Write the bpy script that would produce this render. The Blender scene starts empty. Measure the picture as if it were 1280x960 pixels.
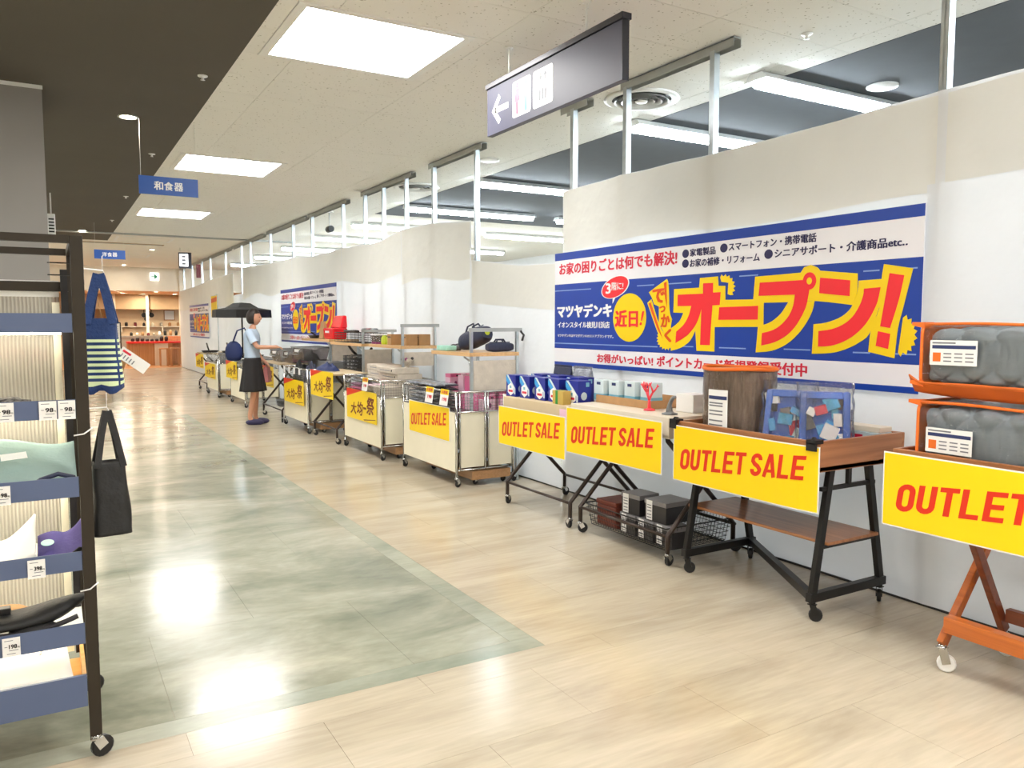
import bpy, math, random
from mathutils import Vector, Matrix, noise
random.seed(7)
R = math.radians
sc = bpy.context.scene
col = sc.collection

# ---------------------------------------------------------------- camera
cam = bpy.data.objects.new('camera', bpy.data.cameras.new('camera'))
col.objects.link(cam)
cam.data.sensor_width = 36.0
cam.data.lens = 986.0 / 1280.0 * 36.0
cam.data.clip_start = 0.05
cam.location = (0, 0, 1.5)
_yaw, _p = R(30.4), R(4.35)
_F = Vector((math.sin(_yaw) * math.cos(_p), math.cos(_yaw) * math.cos(_p), -math.sin(_p)))
cam.rotation_euler = _F.to_track_quat('-Z', 'Y').to_euler()
sc.camera = cam

# ---------------------------------------------------------------- world, exposure
world = bpy.data.worlds.new('world')
sc.world = world
world.use_nodes = True
world.node_tree.nodes['Background'].inputs[0].default_value = (0.92, 0.95, 1.0, 1)
world.node_tree.nodes['Background'].inputs[1].default_value = 0.5
sc.view_settings.view_transform = 'Standard'
sc.view_settings.look = 'None'
sc.view_settings.gamma = 1
sc.view_settings.use_curve_mapping = False
sc.view_settings.exposure = 1.1
PANEL_E = 13.0      # square ceiling panels
TUBE_E = 34.0       # linear lamps beyond the hoarding
SPOT_E = 200.0       # downlights
STRIP_E = 9.0       # shelf strips in the display rack
sc.cycles.max_bounces = 8
sc.cycles.diffuse_bounces = 4
sc.cycles.glossy_bounces = 4
sc.cycles.transmission_bounces = 6
sc.cycles.transparent_max_bounces = 12
sc.cycles.sample_clamp_indirect = 6
sc.cycles.caustics_reflective = False
sc.cycles.caustics_refractive = False


# ---------------------------------------------------------------- materials
def lin(c):
    return tuple((x / 12.92 if x <= 0.04045 else ((x + 0.055) / 1.055) ** 2.4) for x in c)


def rgb(r, g, b):
    return lin((r / 255, g / 255, b / 255)) + (1,)


class NT:
    def __init__(s, name):
        s.m = bpy.data.materials.new(name)
        s.m.use_nodes = True
        s.t = s.m.node_tree
        s.b = s.t.nodes['Principled BSDF']

    def n(s, typ, **kw):
        nd = s.t.nodes.new(typ)
        for k, v in kw.items():
            setattr(nd, k, v)
        return nd

    def l(s, a, b):
        s.t.links.new(a, b)


def mat(name, c, rough=0.5, metal=0.0, var=0.06, nscale=6.0, bump=0.0, bscale=60.0, coat=0.0, trans=0.0, emis=None, estr=0.0, spec=0.5, alpha=1.0, stretch=(1, 1, 1)):
    """procedural base: colour varied by noise, optional fine bump"""
    k = NT(name)
    b = k.b
    b.inputs['Roughness'].default_value = rough
    b.inputs['Metallic'].default_value = metal
    b.inputs['Coat Weight'].default_value = coat
    b.inputs['Coat Roughness'].default_value = 0.08
    b.inputs['Transmission Weight'].default_value = trans
    b.inputs['Specular IOR Level'].default_value = spec
    b.inputs['Alpha'].default_value = alpha
    tc = k.n('ShaderNodeTexCoord')
    mp = k.n('ShaderNodeMapping')
    mp.inputs['Scale'].default_value = stretch
    k.l(tc.outputs['Object'], mp.inputs[0])
    if var > 0:
        nz = k.n('ShaderNodeTexNoise')
        nz.inputs['Scale'].default_value = nscale
        nz.inputs['Detail'].default_value = 4
        k.l(mp.outputs[0], nz.inputs['Vector'])
        mr = k.n('ShaderNodeMapRange')
        mr.inputs['From Min'].default_value = 0.3
        mr.inputs['From Max'].default_value = 0.7
        mr.inputs['To Min'].default_value = 1 - var
        mr.inputs['To Max'].default_value = 1 + var
        k.l(nz.outputs['Fac'], mr.inputs['Value'])
        mx = k.n('ShaderNodeVectorMath', operation='SCALE')
        mx.inputs[0].default_value = c[:3]
        k.l(mr.outputs[0], mx.inputs['Scale'])
        k.l(mx.outputs[0], b.inputs['Base Color'])
    else:
        b.inputs['Base Color'].default_value = c
    if bump > 0:
        n2 = k.n('ShaderNodeTexNoise')
        n2.inputs['Scale'].default_value = bscale
        n2.inputs['Detail'].default_value = 3
        k.l(mp.outputs[0], n2.inputs['Vector'])
        bp = k.n('ShaderNodeBump')
        bp.inputs['Strength'].default_value = bump
        bp.inputs['Distance'].default_value = 0.02 if 'sheet' in name else 0.01
        k.l(n2.outputs['Fac'], bp.inputs['Height'])
        k.l(bp.outputs[0], b.inputs['Normal'])
    if emis:
        b.inputs['Emission Color'].default_value = emis
        b.inputs['Emission Strength'].default_value = estr
    return k.m


def wood(name, c1, c2, rough=0.35, axis='Y', scale=1.0, coat=0.2):
    k = NT(name)
    tc = k.n('ShaderNodeTexCoord')
    mp = k.n('ShaderNodeMapping')
    s = {'X': (0.6, 14, 14), 'Y': (14, 0.6, 14), 'Z': (14, 14, 0.6)}[axis]
    mp.inputs['Scale'].default_value = tuple(v * scale for v in s)
    k.l(tc.outputs['Object'], mp.inputs[0])
    nz = k.n('ShaderNodeTexNoise')
    nz.inputs['Scale'].default_value = 2.2
    nz.inputs['Detail'].default_value = 6
    nz.inputs['Distortion'].default_value = 0.6
    k.l(mp.outputs[0], nz.inputs['Vector'])
    cr = k.n('ShaderNodeValToRGB')
    cr.color_ramp.elements[0].position = 0.3
    cr.color_ramp.elements[1].position = 0.7
    cr.color_ramp.elements[0].color = c1
    cr.color_ramp.elements[1].color = c2
    k.l(nz.outputs['Fac'], cr.inputs[0])
    k.l(cr.outputs[0], k.b.inputs['Base Color'])
    k.b.inputs['Roughness'].default_value = rough
    k.b.inputs['Coat Weight'].default_value = coat
    return k.m


def floor_mat(name, ca, cb, cc, stretch, scale, rough, grain):
    """vinyl floor: streaky two-tone base with slight wear, seen in world space"""
    k = NT(name)
    ge = k.n('ShaderNodeNewGeometry')
    oi = k.n('ShaderNodeObjectInfo')
    mp = k.n('ShaderNodeMapping')
    mp.inputs['Scale'].default_value = stretch
    k.l(ge.outputs['Position'], mp.inputs[0])
    nz = k.n('ShaderNodeTexNoise')
    nz.inputs['Scale'].default_value = scale
    nz.inputs['Detail'].default_value = 8
    nz.inputs['Roughness'].default_value = 0.62
    nz.inputs['Distortion'].default_value = 0.5
    k.l(mp.outputs[0], nz.inputs['Vector'])
    cr = k.n('ShaderNodeValToRGB')
    e = cr.color_ramp.elements
    e[0].position, e[0].color = 0.3, ca
    e[1].position, e[1].color = 0.72, cc
    m = e.new(0.5)
    m.color = cb
    k.l(nz.outputs['Fac'], cr.inputs[0])
    # fine grain
    mp2 = k.n('ShaderNodeMapping')
    mp2.inputs['Scale'].default_value = grain
    k.l(ge.outputs['Position'], mp2.inputs[0])
    n2 = k.n('ShaderNodeTexNoise')
    n2.inputs['Scale'].default_value = 3.0
    n2.inputs['Detail'].default_value = 5
    k.l(mp2.outputs[0], n2.inputs['Vector'])
    mr = k.n('ShaderNodeMapRange')
    mr.inputs['From Min'].default_value = 0.3
    mr.inputs['From Max'].default_value = 0.7
    mr.inputs['To Min'].default_value = 0.93
    mr.inputs['To Max'].default_value = 1.05
    k.l(n2.outputs['Fac'], mr.inputs['Value'])
    m3 = k.n('ShaderNodeMapRange')
    m3.inputs['To Min'].default_value = 0.965
    m3.inputs['To Max'].default_value = 1.03
    k.l(oi.outputs['Random'], m3.inputs['Value'])
    mm = k.n('ShaderNodeMath', operation='MULTIPLY')
    k.l(mr.outputs[0], mm.inputs[0])
    k.l(m3.outputs[0], mm.inputs[1])
    sv = k.n('ShaderNodeVectorMath', operation='SCALE')
    k.l(cr.outputs[0], sv.inputs[0])
    k.l(mm.outputs[0], sv.inputs['Scale'])
    k.l(sv.outputs[0], k.b.inputs['Base Color'])
    rr = k.n('ShaderNodeMapRange')
    rr.inputs['To Min'].default_value = rough
    rr.inputs['To Max'].default_value = rough + 0.12
    k.l(nz.outputs['Fac'], rr.inputs['Value'])
    k.l(rr.outputs[0], k.b.inputs['Roughness'])
    k.b.inputs['Specular IOR Level'].default_value = 0.5
    bp = k.n('ShaderNodeBump')
    bp.inputs['Strength'].default_value = 0.012
    bp.inputs['Distance'].default_value = 0.003
    k.l(nz.outputs['Fac'], bp.inputs['Height'])
    k.l(bp.outputs[0], k.b.inputs['Normal'])
    return k.m


def ceil_mat(name, c, pit):
    k = NT(name)
    ge = k.n('ShaderNodeNewGeometry')
    vo = k.n('ShaderNodeTexVoronoi')
    vo.inputs['Scale'].default_value = 34
    k.l(ge.outputs['Position'], vo.inputs['Vector'])
    nz = k.n('ShaderNodeTexNoise')
    nz.inputs['Scale'].default_value = 30
    nz.inputs['Detail'].default_value = 3
    k.l(ge.outputs['Position'], nz.inputs['Vector'])
    ad = k.n('ShaderNodeMath', operation='ADD')
    k.l(vo.outputs['Distance'], ad.inputs[0])
    k.l(nz.outputs['Fac'], ad.inputs[1])
    cr = k.n('ShaderNodeValToRGB')
    cr.color_ramp.elements[0].position = 0.56
    cr.color_ramp.elements[1].position = 0.66
    cr.color_ramp.elements[0].color = pit
    cr.color_ramp.elements[1].color = c
    k.l(ad.outputs[0], cr.inputs[0])
    k.l(cr.outputs[0], k.b.inputs['Base Color'])
    k.b.inputs['Roughness'].default_value = 0.9
    bp = k.n('ShaderNodeBump')
    bp.inputs['Strength'].default_value = 0.3
    bp.inputs['Distance'].default_value = 0.004
    k.l(cr.outputs[0], bp.inputs['Height'])
    k.l(bp.outputs[0], k.b.inputs['Normal'])
    return k.m


def clear(name, tint=(1, 1, 1, 1), amount=0.25, rough=0.08, rscale=9.0):
    """thin clear film or glass sheet: see-through with glossy crinkles"""
    k = NT(name)
    out = k.t.nodes['Material Output']
    tr = k.n('ShaderNodeBsdfTransparent')
    tr.inputs[0].default_value = tint
    gl = k.n('ShaderNodeBsdfGlossy')
    gl.inputs['Roughness'].default_value = rough
    nz = k.n('ShaderNodeTexNoise')
    nz.inputs['Scale'].default_value = rscale
    nz.inputs['Detail'].default_value = 4
    nz.inputs['Distortion'].default_value = 1.5
    bp = k.n('ShaderNodeBump')
    bp.inputs['Strength'].default_value = 0.6
    bp.inputs['Distance'].default_value = 0.02
    k.l(nz.outputs['Fac'], bp.inputs['Height'])
    k.l(bp.outputs[0], gl.inputs['Normal'])
    fr = k.n('ShaderNodeFresnel')
    fr.inputs[0].default_value = 1.45
    k.l(bp.outputs[0], fr.inputs['Normal'])
    ml = k.n('ShaderNodeMath', operation='MULTIPLY_ADD')
    ml.inputs[1].default_value = 0.8
    ml.inputs[2].default_value = amount * 0.04
    ml.use_clamp = True
    k.l(fr.outputs[0], ml.inputs[0])
    mx = k.n('ShaderNodeMixShader')
    k.l(ml.outputs[0], mx.inputs[0])
    k.l(tr.outputs[0], mx.inputs[1])
    k.l(gl.outputs[0], mx.inputs[2])
    k.l(mx.outputs[0], out.inputs['Surface'])
    return k.m


def emit(name, c, s):
    k = NT(name)
    k.b.inputs['Base Color'].default_value = (0.8, 0.8, 0.8, 1)
    k.b.inputs['Emission Color'].default_value = c
    k.b.inputs['Emission Strength'].default_value = s
    return k.m


M = {}
M['floor'] = floor_mat('beige_vinyl', rgb(172, 160, 140), rgb(190, 179, 158), rgb(200, 190, 171), (0.5, 2.2, 1), 1.5, 0.13, (1.5, 16, 1))
M['slate'] = floor_mat('green_grey_stone_vinyl', rgb(118, 123, 106), rgb(160, 162, 144), rgb(196, 193, 175), (0.8, 1.4, 1), 1.2, 0.12, (4, 9, 1))
M['slate_border'] = floor_mat('green_grey_border_vinyl', rgb(134, 141, 125), rgb(156, 161, 145), rgb(174, 177, 161), (0.7, 1.6, 1), 1.6, 0.18, (3, 12, 1))
M['wood_floor'] = wood('orange_wood_floor', rgb(170, 118, 72), rgb(198, 146, 96), 0.3, 'X')
M['ceil'] = ceil_mat('mineral_fibre_tile', rgb(238, 236, 231), rgb(188, 184, 174))
M['ceil_plain'] = mat('painted_ceiling', rgb(238, 234, 225), 0.85, var=0.02)
M['ceil_dark'] = mat('dark_brown_grey_ceiling', rgb(84, 78, 70), 0.8, var=0.05, nscale=1.2)
M['ceil_grey'] = mat('dark_grey_ceiling', rgb(84, 88, 94), 0.8, var=0.04)
M['cream_wall'] = mat('cream_wall', rgb(232, 222, 205), 0.7, var=0.02)
M['shop_wall'] = mat('warm_shop_wall', rgb(228, 204, 170), 0.7, var=0.03)
M['tan_wall'] = mat('tan_bulkhead', rgb(176, 150, 116), 0.7, var=0.03)
M['white_wall'] = mat('white_wall', rgb(236, 238, 240), 0.7, var=0.02)
M['pillar'] = mat('grey_column_paint', rgb(142, 138, 134), 0.6, var=0.05, nscale=1.5)
M['cloth'] = mat('white_dust_sheet', rgb(228, 229, 230), 0.75, var=0.03, nscale=1.3, bump=0.9, bscale=4)
M['cloth2'] = mat('thin_beige_dust_sheet', rgb(232, 231, 225), 0.75, var=0.04, nscale=1.6, bump=1.0, bscale=3.5)
M['galv'] = mat('galvanised_steel', rgb(196, 204, 208), 0.32, 0.85, var=0.08, nscale=12)
M['track'] = mat('grey_steel_track', rgb(176, 180, 180), 0.5, 0.3, var=0.06)
M['chrome'] = mat('chrome', rgb(200, 200, 198), 0.14, 1.0, var=0.05, nscale=20)
M['wire'] = mat('chrome_wire', rgb(176, 176, 176), 0.25, 0.9, var=0.0)
M['black_wire'] = mat('black_wire', rgb(30, 28, 27), 0.45, 0.3, var=0.0)
M['black_metal'] = mat('black_painted_steel', rgb(28, 27, 26), 0.38, 0.2, var=0.1)
M['brown_metal'] = mat('dark_brown_steel_tube', rgb(62, 51, 45), 0.3, 0.4, var=0.08)
M['rack_metal'] = mat('dark_bronze_rack', rgb(46, 39, 29), 0.5, 0.2, var=0.12, nscale=8)
M['black'] = mat('black_plastic', rgb(24, 23, 24), 0.4, var=0.1)
M['rubber'] = mat('black_rubber', rgb(26, 25, 25), 0.55, var=0.1)
M['white_plastic'] = mat('white_plastic', rgb(235, 235, 232), 0.35, var=0.02)
M['grey_plastic'] = mat('grey_plastic', rgb(120, 122, 126), 0.4, var=0.05)
M['cream_panel'] = mat('cream_cover_panel', rgb(236, 230, 206), 0.55, var=0.02, bump=0.08, bscale=8)
M['walnut'] = wood('reddish_brown_veneer', rgb(150, 96, 58), rgb(184, 126, 82), 0.3, 'Y')
M['walnut_in'] = mat('dark_tray_lining', rgb(70, 38, 26), 0.6)
M['teak'] = wood('orange_stained_teak', rgb(168, 84, 24), rgb(204, 112, 40), 0.32, 'Y')
M['teak_dark'] = wood('red_brown_stained_teak', rgb(112, 52, 24), rgb(140, 70, 34), 0.35, 'Y')
M['beech'] = wood('beech_board', rgb(208, 164, 112), rgb(226, 186, 136), 0.4, 'Y')
M['dolly'] = wood('brown_particle_board', rgb(160, 118, 78), rgb(182, 140, 98), 0.6, 'Y')
M['cardboard'] = mat('pale_cardboard', rgb(206, 186, 152), 0.8, var=0.04)
M['kraft'] = mat('kraft_paper', rgb(176, 136, 92), 0.75, var=0.08, nscale=14)
M['table_white'] = mat('white_table_top', rgb(226, 216, 198), 0.45, var=0.03)
M['yellow'] = mat('yellow_sign_print', rgb(250, 214, 0), 0.38, var=0.015, nscale=2)
M['red_print'] = mat('red_orange_print', rgb(222, 46, 16), 0.4, var=0.0)
M['b_white'] = mat('banner_white_vinyl', rgb(232, 232, 238), 0.4, var=0.01)
M['b_blue'] = mat('banner_blue_print', rgb(14, 60, 158), 0.35, var=0.03, nscale=3)
M['b_line'] = mat('banner_pale_blue_line', rgb(132, 160, 214), 0.35, var=0)
M['b_red'] = mat('banner_red_print', rgb(240, 40, 52), 0.35, var=0)
M['b_crimson'] = mat('banner_crimson_print', rgb(216, 36, 66), 0.35, var=0)
M['b_orange'] = mat('banner_orange_print', rgb(224, 84, 20), 0.35, var=0)
M['b_yellow'] = mat('banner_yellow_print', rgb(242, 208, 0), 0.35, var=0)
M['b_navy'] = mat('banner_navy_print', rgb(36, 34, 84), 0.35, var=0)
M['p_white'] = mat('white_print', rgb(240, 240, 240), 0.4, var=0)
M['ink'] = mat('black_ink', rgb(36, 34, 38), 0.5, var=0)
M['ink_soft'] = mat('grey_ink', rgb(120, 122, 130), 0.5, var=0)
M['ink_navy'] = mat('navy_ink', rgb(44, 56, 104), 0.5, var=0)
M['brush'] = mat('dark_red_brush_ink', rgb(120, 44, 16), 0.5, var=0)
M['card'] = mat('white_card', rgb(238, 238, 236), 0.5, var=0.01)
M['orange_trim'] = mat('orange_piping', rgb(232, 112, 30), 0.5, var=0.06)
M['orange_cloth'] = mat('orange_fabric', rgb(206, 98, 24), 0.6, var=0.08)
M['quilt'] = mat('grey_quilted_fabric', rgb(160, 172, 180), 0.6, var=0.08, nscale=5)
M['shag'] = mat('brown_shag_rug', rgb(138, 116, 98), 0.9, var=0.3, nscale=18, bump=0.9, bscale=40, stretch=(3, 3, 0.5))
M['film'] = clear('clear_film', amount=1.0)
M['film_bag'] = clear('crinkled_clear_bag', amount=1.2, rough=0.1, rscale=16)
M['film_soft'] = clear('soft_clear_film', amount=0.35, rough=0.15, rscale=6)
M['blue_tub'] = mat('blue_plastic_tray', rgb(60, 112, 214), 0.35, var=0.06)
M['sky_blue'] = mat('light_blue_item', rgb(72, 168, 216), 0.35, var=0.25, nscale=25)
M['blue_box'] = mat('deep_blue_carton', rgb(30, 44, 146), 0.35, var=0.05)
M['cyan'] = mat('cyan_print', rgb(60, 160, 226), 0.35, var=0)
M['green_box'] = mat('green_print', rgb(44, 140, 60), 0.4, var=0)
M['gold_box'] = mat('gold_carton', rgb(196, 166, 84), 0.45, var=0.06)
M['pale_box'] = mat('pale_blue_carton', rgb(206, 222, 226), 0.4, var=0.05)
M['teal'] = mat('teal_print', rgb(120, 180, 200), 0.4, var=0)
M['coral'] = mat('coral_red', rgb(240, 70, 84), 0.45, var=0.05)
M['stone'] = mat('grey_stoneware', rgb(120, 122, 124), 0.5, var=0.12, nscale=20)
M['pink'] = mat('pink_carton', rgb(226, 110, 158), 0.4, var=0.04)
M['pale_pink'] = mat('pale_pink_carton', rgb(238, 196, 216), 0.4, var=0.04)
M['mauve'] = mat('mauve_print', rgb(150, 70, 120), 0.4, var=0)
M['silver'] = mat('silver_film_pack', rgb(150, 156, 168), 0.2, 0.55, var=0.35, nscale=22, bump=0.7, bscale=25)
M['oat'] = mat('oatmeal_linen', rgb(206, 196, 182), 0.75, var=0.08, nscale=16, bump=0.3, bscale=60)
M['navy'] = mat('navy_fabric', rgb(30, 44, 92), 0.7, var=0.1, bump=0.3, bscale=50)
M['navy2'] = mat('dark_slate_navy_fabric', rgb(44, 50, 76), 0.55, var=0.12, bump=0.3, bscale=40)
M['tote'] = mat('royal_navy_cotton', rgb(28, 56, 108), 0.75, var=0.12, nscale=20, bump=0.4, bscale=90)
M['stripe'] = mat('pale_green_stripe', rgb(216, 234, 190), 0.75, var=0.06)
M['black_cloth'] = mat('black_fabric', rgb(22, 23, 24), 0.6, var=0.25, bump=0.4, bscale=30)
M['lime'] = mat('lime_trim', rgb(200, 214, 60), 0.5)
M['mint'] = mat('mint_packaging', rgb(164, 222, 208), 0.3, var=0.2)
M['red_glossy'] = mat('glossy_red_plastic', rgb(222, 24, 40), 0.25, var=0.05)
M['maroon'] = mat('maroon_item', rgb(110, 32, 44), 0.45, var=0.15)
M['rust_box'] = mat('rust_brown_box', rgb(112, 52, 38), 0.45, var=0.06)
M['black_box'] = mat('black_gift_box', rgb(44, 42, 44), 0.35, var=0.08)
M['grey_lid'] = mat('grey_box_lid', rgb(132, 130, 132), 0.4, var=0.05)
M['clearbox'] = clear('smoky_clear_plastic', (0.86, 0.84, 0.84, 1), 0.5, 0.12, 14)
M['sheet_acr'] = clear('clear_acrylic', (0.93, 0.93, 0.92, 1), 0.3, 0.1, 2)
M['sage'] = mat('sage_green_felt', rgb(140, 164, 160), 0.85, var=0.08, bump=0.3, bscale=70)
M['purple'] = mat('purple_felt', rgb(84, 74, 138), 0.85, var=0.08, bump=0.3, bscale=70)
M['white_cloth'] = mat('white_cotton', rgb(240, 238, 232), 0.8, var=0.02)
M['fleck'] = mat('black_white_knit', rgb(120, 116, 110), 0.85, var=0.75, nscale=70, bump=0.6, bscale=80)
M['lip'] = mat('slate_blue_shelf_edge', rgb(86, 100, 132), 0.42, var=0.04, nscale=2)
M['orange_board'] = wood('orange_birch_base', rgb(214, 162, 92), rgb(232, 184, 116), 0.45, 'X')
M['sign_grey'] = mat('grey_violet_sign_face', rgb(84, 84, 100), 0.42, var=0.02, spec=0.22)
M['sign_rim'] = mat('dark_sign_rim', rgb(48, 47, 54), 0.3, 0.3)
M['sign_blue'] = mat('blue_hanging_sign', rgb(22, 82, 168), 0.4, var=0.03)
M['pict_red'] = mat('pictogram_red', rgb(196, 60, 96), 0.4, var=0)
M['pict_blue'] = mat('pictogram_blue', rgb(80, 132, 190), 0.4, var=0)
M['exit_green'] = mat('exit_green', rgb(0, 120, 70), 0.4, var=0, emis=rgb(0, 120, 70), estr=0.15)
M['lit_white'] = emit('lit_sign_face', (1, 1, 1, 1), 1.1)
M['panel_light'] = emit('panel_diffuser', (1.0, 0.985, 0.96, 1), PANEL_E)
M['tube_light'] = emit('cool_lamp_tube', (0.80, 0.92, 1.0, 1), TUBE_E)
M['spot_light'] = emit('warm_downlight', (1.0, 0.86, 0.66, 1), SPOT_E)
M['strip_light'] = emit('warm_white_strip', (1.0, 0.90, 0.72, 1), STRIP_E)
M['skin'] = mat('skin', rgb(206, 152, 124), 0.5, var=0.04)
M['hair'] = mat('dark_brown_hair', rgb(44, 34, 30), 0.5, var=0.2, nscale=30)
M['shirt'] = mat('pale_blue_shirt', rgb(186, 204, 226), 0.8, var=0.05)
M['shorts'] = mat('black_knee_skirt', rgb(34, 32, 34), 0.8, var=0.1)
M['shoe'] = mat('dark_indigo_shoe', rgb(50, 46, 84), 0.6)
M['rose_bag'] = mat('dusty_rose_bag', rgb(176, 110, 112), 0.7, var=0.08)
M['counter_wood'] = wood('warm_counter_wood', rgb(170, 118, 70), rgb(200, 148, 98), 0.4, 'Z')
M['red_top'] = mat('red_counter_top', rgb(214, 44, 36), 0.4)
M['steel'] = mat('brushed_steel', rgb(176, 172, 160), 0.35, 0.7, var=0.06)
M['eye'] = mat('eye_dark', rgb(30, 24, 22), 0.2, var=0)
M['lips'] = mat('lips', rgb(172, 92, 88), 0.5, var=0)


def sheer(m, fac, c):
    t = m.node_tree
    out = t.nodes['Material Output']
    b = t.nodes['Principled BSDF']
    tr = t.nodes.new('ShaderNodeBsdfTranslucent')
    tr.inputs[0].default_value = c
    mx = t.nodes.new('ShaderNodeMixShader')
    mx.inputs[0].default_value = fac
    t.links.new(b.outputs[0], mx.inputs[1])
    t.links.new(tr.outputs[0], mx.inputs[2])
    t.links.new(mx.outputs[0], out.inputs['Surface'])


sheer(M['cloth'], 0.30, rgb(240, 242, 246))
sheer(M['cloth2'], 0.27, rgb(238, 235, 228))


def ribbed():
    k = NT('ribbed_translucent_acrylic')
    tc = k.n('ShaderNodeTexCoord')
    wv = k.n('ShaderNodeTexWave', bands_direction='X')
    wv.inputs['Scale'].default_value = 26
    k.l(tc.outputs['Object'], wv.inputs['Vector'])
    bp = k.n('ShaderNodeBump')
    bp.inputs['Strength'].default_value = 0.8
    bp.inputs['Distance'].default_value = 0.01
    k.l(wv.outputs['Fac'], bp.inputs['Height'])
    cr = k.n('ShaderNodeValToRGB')
    cr.color_ramp.elements[0].color = rgb(204, 198, 184)
    cr.color_ramp.elements[1].color = rgb(232, 226, 212)
    k.l(wv.outputs['Fac'], cr.inputs[0])
    k.l(cr.outputs[0], k.b.inputs['Base Color'])
    k.l(bp.outputs[0], k.b.inputs['Normal'])
    k.b.inputs['Roughness'].default_value = 0.3
    k.b.inputs['Alpha'].default_value = 0.62
    return k.m


M['ribbed'] = ribbed()


# ---------------------------------------------------------------- object helpers
def tag(o, label=None, cat=None, group=None, kind=None):
    if label: o['label'] = label
    if cat: o['category'] = cat
    if group: o['group'] = group
    if kind: o['kind'] = kind
    return o


def thing(name, label, cat, loc=(0, 0, 0), rz=0.0, group=None):
    o = bpy.data.objects.new(name, None)
    o.empty_display_size = 0.1
    col.objects.link(o)
    o.location = loc
    o.rotation_euler = (0, 0, rz)
    return tag(o, label, cat, group)


def kids(o):
    return [c for c in ALL if c.parent == o]


ALL = []


def link(o):
    col.objects.link(o)
    ALL.append(o)
    return o


def copy_tree(o, parent=None, loc=None, rz=None, label=None, group=None):
    c = o.copy()
    link(c)
    c.parent = parent
    if loc is not None: c.location = loc
    if rz is not None: c.rotation_euler = (0, 0, rz)
    if label: c['label'] = label
    if group: c['group'] = group
    for ch in [k for k in ALL if k.parent == o]:
        copy_tree(ch, c)
    return c


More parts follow.
